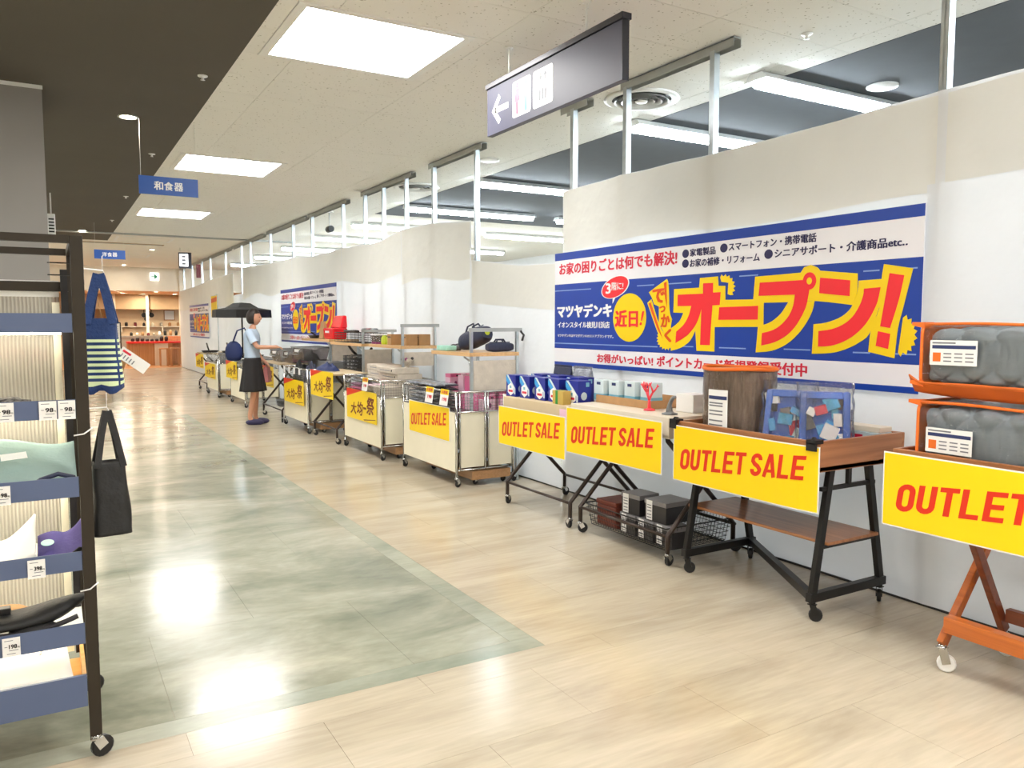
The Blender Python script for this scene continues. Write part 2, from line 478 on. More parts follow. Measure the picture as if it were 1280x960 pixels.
class MB:
    """collects shapes and links them as one mesh object"""

    def __init__(s):
        s.v, s.f, s.m, s.s = [], [], [], []

    def add(s, vs, fs, mi=0, sm=False):
        n = len(s.v)
        s.v += [tuple(v) for v in vs]
        s.f += [tuple(i + n for i in f) for f in fs]
        s.m += [mi] * len(fs)
        s.s += [sm] * len(fs)
        return s

    def box(s, x0, x1, y0, y1, z0, z1, mi=0):
        vs = [(x, y, z) for z in (z0, z1) for y in (y0, y1) for x in (x0, x1)]
        fs = [(0, 2, 3, 1), (4, 5, 7, 6), (0, 1, 5, 4), (2, 6, 7, 3), (0, 4, 6, 2), (1, 3, 7, 5)]
        return s.add(vs, fs, mi)

    def hexa(s, b, t, mi=0):
        """b, t: four points each, same order"""
        return s.add(list(b) + list(t), [(3, 2, 1, 0), (4, 5, 6, 7), (0, 1, 5, 4), (1, 2, 6, 5), (2, 3, 7, 6), (3, 0, 4, 7)], mi)

    def bar(s, p0, p1, w, h, mi=0, up=(0, 0, 1)):
        p0, p1 = Vector(p0), Vector(p1)
        d = (p1 - p0).normalized()
        u = Vector(up)
        if abs(d.dot(u)) > 0.95: u = Vector((1, 0, 0))
        a = d.cross(u).normalized() * w / 2
        b = a.cross(d).normalized() * h / 2
        q = [-a - b, a - b, a + b, -a + b]
        return s.hexa([p0 + k for k in q], [p1 + k for k in q], mi)

    def tube(s, pts, r, n=8, mi=0, closed=False, caps=True):
        pts = [Vector(p) for p in pts]
        N = len(pts)
        rr = r if isinstance(r, (list, tuple)) else [r] * N
        base = len(s.v)
        up = None
        vs = []
        for i, p in enumerate(pts):
            if closed:
                d = (pts[(i + 1) % N] - pts[i - 1]).normalized()
            else:
                d = (pts[min(i + 1, N - 1)] - pts[max(i - 1, 0)]).normalized()
            if up is None:
                up = Vector((0, 0, 1)) if abs(d.z) < 0.9 else Vector((1, 0, 0))
            a = d.cross(up)
            if a.length < 1e-4: a = d.cross(Vector((0.3, 1, 0.2)))
            a.normalize()
            b = a.cross(d).normalized()
            up = b
            for k in range(n):
                t = 2 * math.pi * k / n
                vs.append(p + (a * math.cos(t) + b * math.sin(t)) * rr[i])
        fs = []
        for i in range(N if closed else N - 1):
            j = (i + 1) % N
            for k in range(n):
                l = (k + 1) % n
                fs.append((i * n + k, i * n + l, j * n + l, j * n + k))
        s.add(vs, fs, mi, True)
        if caps and not closed:
            s.f.append(tuple(base + k for k in reversed(range(n))))
            s.f.append(tuple(base + (N - 1) * n + k for k in range(n)))
            s.m += [mi, mi]
            s.s += [False, False]
        return s

    def lathe(s, prof, c=(0, 0, 0), axis='Z', n=24, mi=0, sm=True, caps=True):
        """prof: (radius, height) pairs"""
        vs = []
        for r, h in prof:
            for k in range(n):
                t = 2 * math.pi * k / n
                a, b = r * math.cos(t), r * math.sin(t)
                v = {'Z': (a, b, h), 'X': (h, a, b), 'Y': (b, h, a)}[axis]
                vs.append((v[0] + c[0], v[1] + c[1], v[2] + c[2]))
        fs = [(i * n + k, i * n + (k + 1) % n, (i + 1) * n + (k + 1) % n, (i + 1) * n + k) for i in range(len(prof) - 1) for k in range(n)]
        base = len(s.v)
        s.add(vs, fs, mi, sm)
        if caps:
            if prof[0][0] > 1e-5:
                s.f.append(tuple(base + k for k in reversed(range(n)))); s.m.append(mi); s.s.append(False)
            if prof[-1][0] > 1e-5:
                s.f.append(tuple(base + (len(prof) - 1) * n + k for k in range(n))); s.m.append(mi); s.s.append(False)
        return s

    def ball(s, c, rx, ry=None, rz=None, n=16, mi=0):
        ry = ry or rx
        rz = rz or rx
        m = n // 2
        vs, fs = [], []
        for i in range(m + 1):
            a = math.pi * i / m
            for k in range(n):
                t = 2 * math.pi * k / n
                vs.append((c[0] + rx * math.sin(a) * math.cos(t), c[1] + ry * math.sin(a) * math.sin(t), c[2] - rz * math.cos(a)))
        for i in range(m):
            for k in range(n):
                fs.append((i * n + k, i * n + (k + 1) % n, (i + 1) * n + (k + 1) % n, (i + 1) * n + k))
        return s.add(vs, fs, mi, True)

    def prism(s, poly, fr, w0, w1, mi=0):
        """poly in (u, v), fr maps (u, v, w) to a point"""
        n = len(poly)
        vs = [fr(u, v, w0) for u, v in poly] + [fr(u, v, w1) for u, v in poly]
        fs = [tuple(range(n)), tuple(reversed(range(n, 2 * n)))] + [(i, i + n, (i + 1) % n + n, (i + 1) % n) for i in range(n)]
        return s.add(vs, fs, mi)

    def grid(s, fn, nu, nv, mi=0, sm=True):
        vs = [fn(i / nu, j / nv) for j in range(nv + 1) for i in range(nu + 1)]
        fs = [(j * (nu + 1) + i, j * (nu + 1) + i + 1, (j + 1) * (nu + 1) + i + 1, (j + 1) * (nu + 1) + i) for j in range(nv) for i in range(nu)]
        return s.add(vs, fs, mi, sm)

    def build(s, name, mats, parent=None, bevel=0.0, solid=0.0, seg=2, sub=0):
        me = bpy.data.meshes.new(name)
        me.from_pydata(s.v, [], s.f)
        for m in (mats if isinstance(mats, (list, tuple)) else [mats]):
            me.materials.append(m)
        me.polygons.foreach_set('material_index', s.m)
        me.polygons.foreach_set('use_smooth', s.s)
        me.update()
        o = bpy.data.objects.new(name, me)
        link(o)
        if parent is not None: o.parent = parent
        if solid:
            md = o.modifiers.new('thick', 'SOLIDIFY')
            md.thickness = solid
            md.offset = 0
        if bevel:
            md = o.modifiers.new('bevel', 'BEVEL')
            md.width = bevel
            md.segments = seg
            md.limit_method = 'ANGLE'
        if sub:
            md = o.modifiers.new('sub', 'SUBSURF')
            md.levels = md.render_levels = sub
        return o


def B(*a, mi=0):
    return MB().box(*a, mi=mi)


# ---------------------------------------------------------------- lettering
def band(pts, t, closed=False):
    """a flat stroke: quads along a polyline with mitred joints"""
    P = [Vector(p) for p in pts]
    n = len(P)
    L, Rr = [], []
    for i in range(n):
        a = P[i] - P[i - 1] if (i > 0 or closed) else P[1] - P[0]
        b = P[(i + 1) % n] - P[i] if (i < n - 1 or closed) else P[-1] - P[-2]
        a.normalize(); b.normalize()
        na, nb = Vector((-a.y, a.x)), Vector((-b.y, b.x))
        m = na + nb
        m.normalize()
        k = t / 2 / max(0.5, m.dot(na))
        L.append(P[i] + m * k)
        Rr.append(P[i] - m * k)
    vs = L + Rr
    fs = [(i, (i + 1) % n, n + (i + 1) % n, n + i) for i in range(n if closed else n - 1)]
    return [tuple(v) for v in vs], fs


def arc(cx, cy, rx, ry, a0, a1, n=6):
    return [(cx + rx * math.cos(R(a0 + (a1 - a0) * i / n)), cy + ry * math.sin(R(a0 + (a1 - a0) * i / n))) for i in range(n + 1)]


def latin(word, tt=0.185, gw=0.56, gap=0.08, shear=0.12):
    """bold condensed capitals"""
    V, Fc = [], []
    x = 0.0
    h = tt / 2
    ly = [0]

    def st(p, t=tt, closed=False):
        v, f = band(p, t, closed)
        n = len(V)
        ly[0] += 1
        V.extend([(a + x, b, ly[0]) for a, b in v])
        Fc.extend([tuple(i + n for i in q) for q in f])
    w = gw
    for ch in word:
        if ch == ' ':
            x += 0.2
            continue
        if ch == 'O':
            st(arc(w / 2, 1 - w / 2, w / 2 - h, w / 2 - h, 0, 180, 8) + arc(w / 2, w / 2, w / 2 - h, w / 2 - h, 180, 360, 8), closed=True)
        elif ch == 'U':
            st([(h, 1)] + arc(w / 2, w / 2, w / 2 - h, w / 2 - h, 180, 360, 8) + [(w - h, 1)])
        elif ch == 'T':
            st([(0, 1 - h * .9), (w, 1 - h * .9)], tt * .9); st([(w / 2, 1 - tt * .9), (w / 2, 0)])
        elif ch == 'L':
            st([(h, 1), (h, 0)]); st([(tt, h * .9), (w * .95, h * .9)], tt * .9)
        elif ch == 'E':
            st([(h, 1), (h, 0)])
            for yy, e in ((1 - h * .9, w), (0.5, w * .92), (h * .9, w)):
                st([(tt, yy), (e, yy)], tt * .9)
        elif ch == 'S':
            r = w / 2 - h
            st([(w - h, .71)] + arc(w / 2, 1 - h - r * .95, r, r * .95, 0, 180, 8) + [(h, .66), (w * .36, .53), (w * .64, .44), (w - h, .30)] + arc(w / 2, h + r * .95, r, r * .95, 0, -180, 8) + [(h, .30)])
        elif ch == 'A':
            w2 = w * 1.12
            st([(h * .8, 0), (w2 / 2 - .015, 1)], tt * .95); st([(w2 - h * .8, 0), (w2 / 2 + .015, 1)], tt * .95)
            st([(w2 * .25, .27), (w2 * .75, .27)], tt * .7)
            x += w * .12
        x += w + gap
    V = [(a + b * shear, b, c) for a, b, c in V]
    return V, Fc


_tc = {}


def cjk(body, off=0.0, shear=0.0, sp=1.0):
    key = (body, off, shear, sp)
    if key in _tc: return _tc[key]
    cu = bpy.data.curves.new('t', 'FONT')
    cu.body = body
    cu.shear = shear
    cu.space_character = sp
    cu.resolution_u = 2
    cu.fill_mode = 'FRONT'
    o = bpy.data.objects.new('t', cu)
    col.objects.link(o)
    dg = bpy.context.evaluated_depsgraph_get()
    dg.update()
    me = bpy.data.meshes.new_from_object(o.evaluated_get(dg))
    V0 = [(v.co.x, v.co.y) for v in me.vertices]
    F0 = [tuple(p.vertices) for p in me.polygons]
    V, Fc = [], []
    for ly, (dx, dy) in enumerate([(0, 0)] if off <= 0 else [(off, off * .6), (-off, off * .6), (off, -off * .6), (-off, -off * .6), (0, 0)]):
        n = len(V)
        V += [(a + dx, b + dy, ly) for a, b in V0]
        Fc += [tuple(i + n for i in q) for q in F0]
    bpy.data.objects.remove(o)
    bpy.data.curves.remove(cu)
    bpy.data.meshes.remove(me)
    _tc[key] = (V, Fc)
    return V, Fc


def fit(VF, box):
    V, Fc = VF
    if not V: return V, Fc
    a0, a1 = min(v[0] for v in V), max(v[0] for v in V)
    b0, b1 = min(v[1] for v in V), max(v[1] for v in V)
    u0, u1, v0, v1 = box
    return [(u0 + (q[0] - a0) / (a1 - a0) * (u1 - u0), v0 + (q[1] - b0) / max(1e-6, b1 - b0) * (v1 - v0)) + tuple(q[2:]) for q in V], Fc


def put(mb, VF, fr, w, mi=0, slope=0.0):
    V, Fc = VF
    if V: mb.add([fr(q[0], q[1] + slope * q[0], w + 0.00035 * (q[2] if len(q) > 2 else 0)) for q in V], Fc, mi)
    return mb


def fr_wall(x, y, z=0.0):       # facing the aisle (-X); u runs away from far to near
    return lambda u, v, w: (x - w, y - u, z + v)


def fr_front(x, y, z=0.0):      # facing -Y; u runs to +X
    return lambda u, v, w: (x + u, y - w, z + v)

# ================================================================ SETTING
W = 3.97      # dust-sheet hoarding
CE = 3.41     # ceiling height


def S(name, mb, m, parent=None, **k):
    o = mb.build(name, m, parent, **k)
    if parent is None: o['kind'] = 'structure'
    return o


# floor: bedding slab, laid vinyl tiles near the camera, plain sheet further off
NX0, NY0, NY1 = 0.1, 1.0, 14.0
mb = MB()
mb.box(-9, 14, -7, 1.0, -0.15, 0)
mb.box(-9, -1.0, 1.0, 3.02, -0.15, 0)
mb.box(4.2, 14, 1.0, 29.4, -0.15, 0)
mb.box(-9, -3.5, 3.02, 29.4, -0.15, 0)
mb.box(-1.0, 1.95, 1.0, 3.02, -0.15, -0.003)
mb.box(1.95, 4.2, 1.0, NY1, -0.15, -0.003)
mb.box(1.85, 4.2, NY1, 19.0, -0.15, 0)
mb.box(-3.5, 4.2, 19.0, 29.4, -0.15, 0)
mb.box(-3.5, 1.95, 3.02, NY1, -0.15, -0.003)
floor = S('floor', mb, M['floor'])
S('floor', MB().box(-3.5, 1.85, NY1, 19.0, -0.15, 0), M['slate'])
S('floor', MB().box(-9, 14, 29.4, 40, -0.15, 0.0), M['wood_floor'])

_tiles = {}


def floor_tile(x0, x1, y0, y1, m, nm='floor_tile'):
    g = 0.0006
    key = (round(x1 - x0, 3), round(y1 - y0, 3), m)
    if key not in _tiles:
        o = B(0, x1 - x0 - 2 * g, 0, y1 - y0 - 2 * g, -0.003, 0).build(nm, M[m], floor)
        _tiles[key] = o
    else:
        o = _tiles[key].copy()
        link(o)
    o.parent = floor
    o.location = (x0 + g, y0 + g, 0)


TW, TD = 0.92, 0.46
j = 0
y = 1.0
while y < NY1 - 0.01:          # beige tiles beside and in front of the inlay
    y1 = min(y + TD, NY1)
    if y < 3.02 < y1 - 0.02: y1 = 3.02
    x = (1.95 if y > 3.0 else -1.0)
    first = (TW if j % 2 else TW / 2)
    while x < 4.19:
        x1 = min(x + first, 4.2)
        first = TW
        floor_tile(x, x1, y, y1, 'floor')
        x = x1
    y = y1
    j += 1
y = 3.02
j = 0
floor_tile(-3.5, 1.95, 3.02, 3.14, 'slate_border')
y = 3.14
while y < NY1 - 0.01:          # stone-look inlay with a darker border strip along its edge
    y1 = min(y + 0.92, NY1)
    floor_tile(1.83, 1.95, y, y1, 'slate_border')
    x = 1.83
    first = 0.98 if j % 2 else 0.49
    while x > -3.49:
        x0 = max(x - first, -3.5)
        first = 0.98
        floor_tile(x0, x, y, y1, 'slate')
        x = x0
    y = y1
    j += 1

# ceiling: mineral tiles over the aisle, dark fields either side
PANELS = [(4.81 + 4.81 * k, 5.88 + 4.81 * k) for k in range(-2, 5)]
PX0, PX1 = 1.36, 2.54
mb = MB()
mb.box(1.25, 4.98, -7, 18.6, CE + 0.022, CE + 0.2)
mb.box(-9, 14, 20.4, 29.6, CE, CE + 0.2)
mb.box(1.25, 14, 18.6, 20.4, CE, CE + 0.2)
mb.box(4.98, 14, 13.2, 18.6, CE, CE + 0.2)
ceiling = S('ceiling', mb, M['ceil_plain'])
S('ceiling', MB().box(-9, 1.25, -7, 20.4, CE - 0.005, CE + 0.2), M['ceil_dark'])
S('ceiling', MB().box(4.98, 14, -7, 13.2, CE - 0.003, CE + 0.2), M['ceil_grey'])
TY = 4.81 / 9
_ct = {}


def ceil_tile(x0, x1, y0, y1):
    if x1 - x0 < 0.02 or y1 - y0 < 0.02: return
    g = 0.0015
    key = (round(x1 - x0, 3), round(y1 - y0, 3))
    if key not in _ct:
        _ct[key] = B(0, x1 - x0 - 2 * g, 0, y1 - y0 - 2 * g, 0, 0.02).build('ceiling_tile', M['ceil'], ceiling)
        o = _ct[key]
    else:
        o = _ct[key].copy()
        link(o)
    o.location = (x0 + g, y0 + g, CE + 0.0005 * ((int(x0 * 7) + int(y0 * 5)) % 3))


xs = [1.25, 1.60, 2.65, 3.70, 4.75, 4.98]
for k in range(-5, 26):
    y0, y1 = 4.81 + TY * k, 4.81 + TY * (k + 1)
    pan = any(a - 0.01 < y0 and y1 < b + 0.01 for a, b in PANELS)
    for a, b in zip(xs[:-1], xs[1:]):
        if pan:
            if a < PX0: ceil_tile(a, min(b, PX0), y0, y1)
            if b > PX1: ceil_tile(max(a, PX1), b, y0, y1)
        else:
            ceil_tile(a, b, y0, y1)
S('trim_1', B(-9, 4.98, 18.60, 18.72, CE - 0.03, CE + 0.01), M['track'])

# ceiling lights
proto = None
names = {-2: 'square ceiling light panel behind the camera', -1: 'square ceiling light panel overhead, out of the frame',
         0: 'largest and nearest square ceiling light panel over the aisle', 1: 'second square ceiling light panel, above the nearer blue hanging sign',
         2: 'third square ceiling light panel along the aisle', 3: 'fourth square ceiling light panel, beyond the dark ceiling end', 4: 'farthest square ceiling light panel, behind the farther blue sign'}
for k, (a, b) in zip(range(-2, 5), PANELS):
    if proto is None:
        t = thing('ceiling_light', names[k], 'light', (PX0, a, CE), group='square light panels over the aisle')
        w_, d_ = PX1 - PX0, b - a
        f = MB()
        f.box(0, w_, 0, 0.05, -0.006, 0.03); f.box(0, w_, d_ - 0.05, d_, -0.006, 0.03)
        f.box(0, 0.06, 0.05, d_ - 0.05, -0.006, 0.03); f.box(w_ - 0.06, w_, 0.05, d_ - 0.05, -0.006, 0.03)
        f.build('frame', M['white_plastic'], t)
        B(0.06, w_ - 0.06, 0.05, d_ - 0.05, 0.006, 0.02).build('diffuser', M['panel_light'], t)
        proto = t
        ALL.append(t)
    else:
        copy_tree(proto, loc=(PX0, a, CE), label=names[k])

for i, (x, y) in enumerate([(2.7, -1.6), (-3.2, -4.8), (-3.2, -1.2), (-3.2, 2.4), (-3.2, 6.0), (-3.2, 9.6), (-3.2, 13.2), (-3.2, 16.8), (-6.2, 0.6), (-6.2, 7.2), (-3.2, 20.6), (-3.2, 23.8), (-3.2, 27.0), (-6.2, 22.0)]):  # unseen panels added to fill the near and left side with light
    copy_tree(proto, loc=(x, y, CE - 0.035 if x < 0 else CE), label='added fill light panel outside the frame, ' + ('near the hoarding behind the camera' if x > 0 else ('%s' % ['', 'farthest back', 'behind the rack row', 'level with the rack', 'past the rack', 'by the grey column', 'beyond the grey column', 'at the dark ceiling end', 'near the left wall, back', 'near the left wall, front', 'past the dark ceiling', 'left of the notice stand', 'left before the far shop', 'far left corner'][i])))

# warm downlights in the dark ceiling, small sprinkler caps
pr = None
for i, (x, y, z, lab) in enumerate([(0.71, 8.2, CE - 0.005, 'recessed downlight in the dark ceiling left of the nearest light panel'), (0.68, 18.5, CE - 0.005, 'recessed downlight at the far end of the dark ceiling'),
                                    (-2.2, 8.2, CE - 0.005, 'recessed downlight in the dark ceiling left of the grey column'), (-2.2, 13, CE - 0.005, 'recessed downlight deep in the dark ceiling'),
                                    (0.7, 2.2, CE - 0.005, 'recessed downlight in the dark ceiling above the display rack'), (0.7, -2.5, CE - 0.005, 'recessed downlight in the dark ceiling behind the camera'),
                                    (1.5, 23.2, CE, 'warm downlight nearest of the row before the far shop'), (1.42, 25.6, CE, 'warm downlight second of the row before the far shop'),
                                    (2.39, 22.38, CE, 'warm downlight right of the farther blue hanging sign'), (2.2, 28.6, CE, 'warm downlight close to the far shop bulkhead')]):
    if pr is None:
        pr = thing('downlight', lab, 'light', (x, y, z))
        ALL.append(pr)
        MB().lathe([(0.085, 0.0), (0.09, -0.008), (0.07, -0.010), (0.06, 0.0)], n=24, caps=False).build('rim', M['white_plastic'], pr)
        MB().lathe([(0.001, -0.004), (0.062, -0.003)], n=20, caps=False).build('lamp', M['spot_light'], pr)
    else:
        copy_tree(pr, loc=(x, y, z), label=lab)
pr = None
for i, (x, y, lab) in enumerate([(1.1, 6.58, 'white sprinkler cap on the dark ceiling nearest the camera'), (1.08, 9.84, 'white sprinkler cap on the dark ceiling, second one'), (1.08, 13.26, 'white sprinkler cap on the dark ceiling, third one'),
                                 (4.39, 3.64, 'small sprinkler cap on the tiled ceiling near the hoarding'), (4.39, 5.35, 'small sprinkler cap on the tiled ceiling by the round air diffuser'), (1.09, 16.4, 'white sprinkler cap on the dark ceiling, farthest one')]):
    if pr is None:
        pr = thing('sprinkler_cap', lab, 'sprinkler', (x, y, CE - 0.005))
        ALL.append(pr)
        MB().lathe([(0.038, 0), (0.036, -0.007), (0.012, -0.012), (0.009, -0.03), (0.018, -0.033), (0.001, -0.035)], n=16).build('cap', M['white_plastic'], pr)
    else:
        copy_tree(pr, loc=(x, y, CE - 0.002), label=lab)

# round ceiling air diffusers
pr = None
for x, y, lab in [(4.42, 5.36, 'round white ceiling air diffuser right of the hanging direction sign'), (4.5, 10.3, 'round white ceiling air diffuser farther along above the hoarding')]:
    if pr is None:
        pr = thing('air_diffuser', lab, 'vent', (x, y, CE))
        ALL.append(pr)
        MB().lathe([(0.31, 0.0), (0.32, -0.015), (0.29, -0.025), (0.25, -0.018)], n=40, caps=False).build('outer_ring', M['white_plastic'], pr)
        for r0 in (0.235, 0.175, 0.115):
            MB().lathe([(r0, -0.035), (r0 - 0.035, -0.008), (r0 - 0.04, -0.006), (r0 - 0.004, -0.037)], n=36, caps=False).build('cone_ring', M['white_plastic'], pr)
        MB().lathe([(0.001, -0.04), (0.045, -0.036), (0.055, -0.028)], n=24, caps=False).build('centre_cap', M['white_plastic'], pr)
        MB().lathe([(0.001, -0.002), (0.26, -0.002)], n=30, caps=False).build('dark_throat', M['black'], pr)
    else:
        copy_tree(pr, loc=(x, y, CE), label=lab)
t = thing('ceiling_speaker', 'flat white round ceiling disc in the dark ceiling beyond the hoarding', 'speaker', (5.84, 4.09, CE - 0.005))
MB().lathe([(0.12, 0), (0.12, -0.014), (0.105, -0.02), (0.001, -0.02)], n=32).build('grille', M['white_plastic'], t)
t = thing('ceiling_speaker', 'flat round ceiling disc seen through the gap above the low dust sheet', 'speaker', (4.5, 8.2, CE))
MB().lathe([(0.12, 0), (0.12, -0.014), (0.105, -0.02), (0.001, -0.02)], n=32).build('grille', M['white_plastic'], t)

# linear lamps beyond the hoarding
pr = None
labs = ['linear lamp nearest of those above the hoarding at right', 'linear lamp just right of the hanging direction sign, above the hoarding', 'upper linear lamp seen in the low gap of the hoarding',
        'linear lamp behind the pair of studs left of the low gap', 'linear lamp seen between the middle studs', 'linear lamp seen among the far studs', 'linear lamp behind the farthest studs', 'linear lamp deep in the room beyond the hoarding',
        'second lamp deep in the room beyond the hoarding', 'third lamp deep in the room beyond the hoarding', 'linear lamp out of the frame beyond the hoarding', 'linear lamp far out of the frame beyond the hoarding', 'added lamp in the far corner beyond the hoarding', 'added lamp at the far end beyond the hoarding', 'added lamp deep by the white wall beyond the hoarding']
for i, (x, y) in enumerate([(4.72, 4.38), (4.8, 5.95), (4.95, 9.3), (4.98, 11.85), (4.98, 14.4), (4.98, 16.9), (4.98, 19.6), (7.9, 9.3), (7.9, 11.9), (7.9, 14.6), (4.72, 1.9), (4.72, -0.8), (4.98, 22.5), (4.98, 25.8), (7.9, 18.0)]):  # final lamps of the list are added to brighten the room beyond
    if pr is None:
        pr = thing('linear_lamp', labs[0], 'light', (x, y, CE - 0.005), group='linear lamps beyond the hoarding')
        ALL.append(pr)
        MB().hexa([(0, -0.06, -0.0), (2.4, -0.06, -0.0), (2.4, 0.06, 0), (0, 0.06, 0)], [(0, -0.11, -0.055), (2.4, -0.11, -0.055), (2.4, 0.11, -0.055), (0, 0.11, -0.055)]).build('housing', M['white_plastic'], pr)
        MB().lathe([(0.045, 0.02), (0.045, 2.38)], c=(0, 0, -0.07), axis='X', n=12).build('lamp_tube', M['tube_light'], pr)
    else:
        copy_tree(pr, loc=(x, y, CE - 0.006), label=labs[i])

# walls that close the building
S('wall_left', B(-9.2, -9, -7, 40, 0, 3.6), M['cream_wall'])
S('wall_back', B(-9, 14, -7.2, -7, 0, 3.6), M['cream_wall'])
S('wall_right', B(12, 12.2, -7, 40, 0, 3.6), M['white_wall'])
S('wall_far', B(-9, 14, 36.4, 36.6, 0, 3.6), M['shop_wall'])
# shell around the far shop
S('trim_2', B(-9, 14, 29.6, 29.8, 2.62, CE + 0.2), M['cream_wall'])                     # bulkhead
S('ceiling', B(-9, 14, 29.8, 36.4, 2.66, 2.8), M['shop_wall'])

# the hoarding: dust sheets over a steel stud frame
random.seed(3)


def drape(prof, z0, amp, xoff=0.0, seedy=0.0, m='cloth', seg=0.09, name='dust_sheet', parent=None, nv=22):
    """prof: list of (y, top z)"""
    def top(y):
        for (ya, za), (yb, zb) in zip(prof[:-1], prof[1:]):
            if ya <= y <= yb: return za + (zb - za) * (y - ya) / (yb - ya)
        return prof[-1][1]
    ya, yb = prof[0][0], prof[-1][0]
    nu = max(2, int((yb - ya) / seg))

    def fn(a, b):
        y = ya + (yb - ya) * a
        zt = top(y)
        z0_ = z0(y) if callable(z0) else z0
        z = z0_ + (zt - z0_) * b
        q = noise.noise(Vector((y * 1.1, z * 0.5, seedy))) + 0.5 * noise.noise(Vector((y * 3.3, z * 0.9, seedy + 5)))
        e = 0.0
        for sy in STUDS:
            e += math.exp(-((y - sy) / 0.03) ** 2)
        zz = z + (0.012 * noise.noise(Vector((y * 2.2, 3.1, seedy))) if b > 0.98 else 0)
        return (W + xoff + amp * 1.5 * q - 0.010 * e, y, zz)
    return MB().grid(fn, nu, nv).build(name, M[m], parent)


STUDS = [0.9, 2.45, 4.09, 5.04, 5.77, 7.58, 8.66, 9.5, 10.29, 11.02, 12.0, 13.66, 14.89, 16.63, 18.5, 19.45, 21.4, 23.6, 25.0, 26.8, 28.6]
hoard = drape([(-3.0, 2.68), (0.9, 2.66), (2.45, 2.69), (3.3, 2.655), (4.09, 2.66), (5.04, 2.68), (5.87, 2.66)], 0.012, 0.007, 0.0, 0.0, name='wall_hoarding')
hoard['kind'] = 'structure'
drape([(5.87, 2.05), (6.6, 2.07), (7.64, 2.19)], 0.012, 0.007, 0.0, 2.0, parent=hoard)
drape([(7.64, 2.61), (8.66, 2.69), (9.58, 2.71), (10.29, 2.63), (12.0, 2.67), (13.66, 2.66), (14.6, 2.73), (16.63, 2.74), (19.2, 2.82)], 0.012, 0.008, 0.0, 4.0, parent=hoard)
drape([(19.2, 2.22), (20.3, 2.2)], 0.012, 0.006, 0.0, 4.5, parent=hoard)
drape([(20.3, 2.76), (23.45, 2.73), (26.0, 2.66), (29.5, 2.62)], 0.012, 0.008, 0.0, 6.0, parent=hoard)
# thinner second layer folded over the top
drape([(2.5, 2.67), (4.09, 2.655), (5.04, 2.675), (5.86, 2.655)], lambda y: 2.16 + 0.02 * math.sin(y * 3), 0.007, -0.0035, 0.0, 'cloth2', parent=hoard, name='sheet_overlap', nv=6)
drape([(-2.8, 2.67), (0.9, 2.655), (2.5, 2.67)], lambda y: 2.24 + 0.02 * math.sin(y * 2), 0.007, -0.0035, 0.0, 'cloth2', parent=hoard, name='sheet_overlap', nv=6)
drape([(5.88, 2.04), (6.6, 2.06), (7.62, 2.18)], lambda y: 1.62 + (y - 5.9) * 0.06, 0.007, -0.0035, 2.0, 'cloth2', parent=hoard, name='sheet_overlap', nv=6)
drape([(7.66, 2.60), (8.66, 2.68), (9.58, 2.70)], lambda y: 2.02 + 0.04 * math.sin(y * 3), 0.008, -0.0035, 4.0, 'cloth2', parent=hoard, name='sheet_overlap', nv=6)
drape([(9.6, 2.70), (10.29, 2.62), (12.0, 2.66), (13.66, 2.65), (14.6, 2.72), (16.63, 2.73), (19.18, 2.81)], lambda y: 2.12 + 0.05 * math.sin(y * 2.2), 0.008, -0.0035, 4.0, 'cloth2', parent=hoard, name='sheet_overlap', nv=6)
drape([(20.3, 2.75), (23.45, 2.72), (26.0, 2.65), (29.5, 2.61)], lambda y: 1.95, 0.008, -0.0035, 6.0, 'cloth2', parent=hoard, name='sheet_overlap', nv=6)
sd = MB()
sd.box(0, 0.05, -0.022, -0.019, 0, 3.36); sd.box(0, 0.05, 0.019, 0.022, 0, 3.36); sd.box(0, 0.003, -0.022, 0.022, 0, 3.36)
sd.box(-0.0, 0.0015, -0.006, 0.006, 0, 3.36)
so = sd.build('metal_stud', M['galv'], hoard)
so.location = (W + 0.016, STUDS[0], 0)
for y in STUDS[1:]:
    o = so.copy(); link(o); o.parent = hoard; o.location = (W + 0.016, y, 0)
for y0, y1 in [(-2, 1.1), (2.2, 2.62), (3.9, 5.1), (5.55, 5.95), (7.44, 8.78), (9.3, 11.15), (11.8, 13.85), (14.0, 16.9), (17.2, 18.6), (18.75, 20.6), (20.8, 23.9), (24.1, 29.5)]:
    k = MB()
    k.box(W + 0.02, W + 0.09, y0, y1, 3.395, 3.40)
    k.box(W + 0.02, W + 0.023, y0, y1, 3.34, 3.40); k.box(W + 0.087, W + 0.09, y0, y1, 3.34, 3.40)
    k.build('ceiling_track', M['track'], hoard)
S('dark_gap_right', B(W - 0.004, W + 0.1, -3, 29.5, 0.0, 0.012), M['black'])  # black strip stands in for the shade in the gap below the sheets
S('trim_3', B(W + 0.0, W + 0.5, 29.5, 29.6, 0, CE), M['cream_wall'])

# grey column and its little vent on the left
c = S('trim_4', B(-0.95, 0.03, 7.5, 8.4, 0, CE - 0.005), M['pillar'])
S('trim_5', B(-0.96, 0.035, 7.49, 7.5, CE - 0.035, CE - 0.006), M['white_plastic'])
t = thing('wall_speaker', 'small white slatted vent box beside the grey column', 'vent', (0.05, 13.4, 2.78))
B(0, 0.10, 0, 0.12, 0, 0.32).build('body', M['white_plastic'], t, bevel=0.01)
for k in range(5):
    B(0.015, 0.085, -0.008, 0, 0.05 + k * 0.045, 0.07 + k * 0.045).build('slot', M['black'], t)
B(0.04, 0.06, 0.05, 0.07, 0.32, CE - 0.005 - 2.78).build('bracket', M['white_plastic'], t)

# ================================================================ SALE BANNERS
BV0, BV1 = 1.13, 2.125
_ln = ['', None]


def line(VF, w):
    put(MB(), VF, F, w).build(_ln[0], _ln[1], bn)


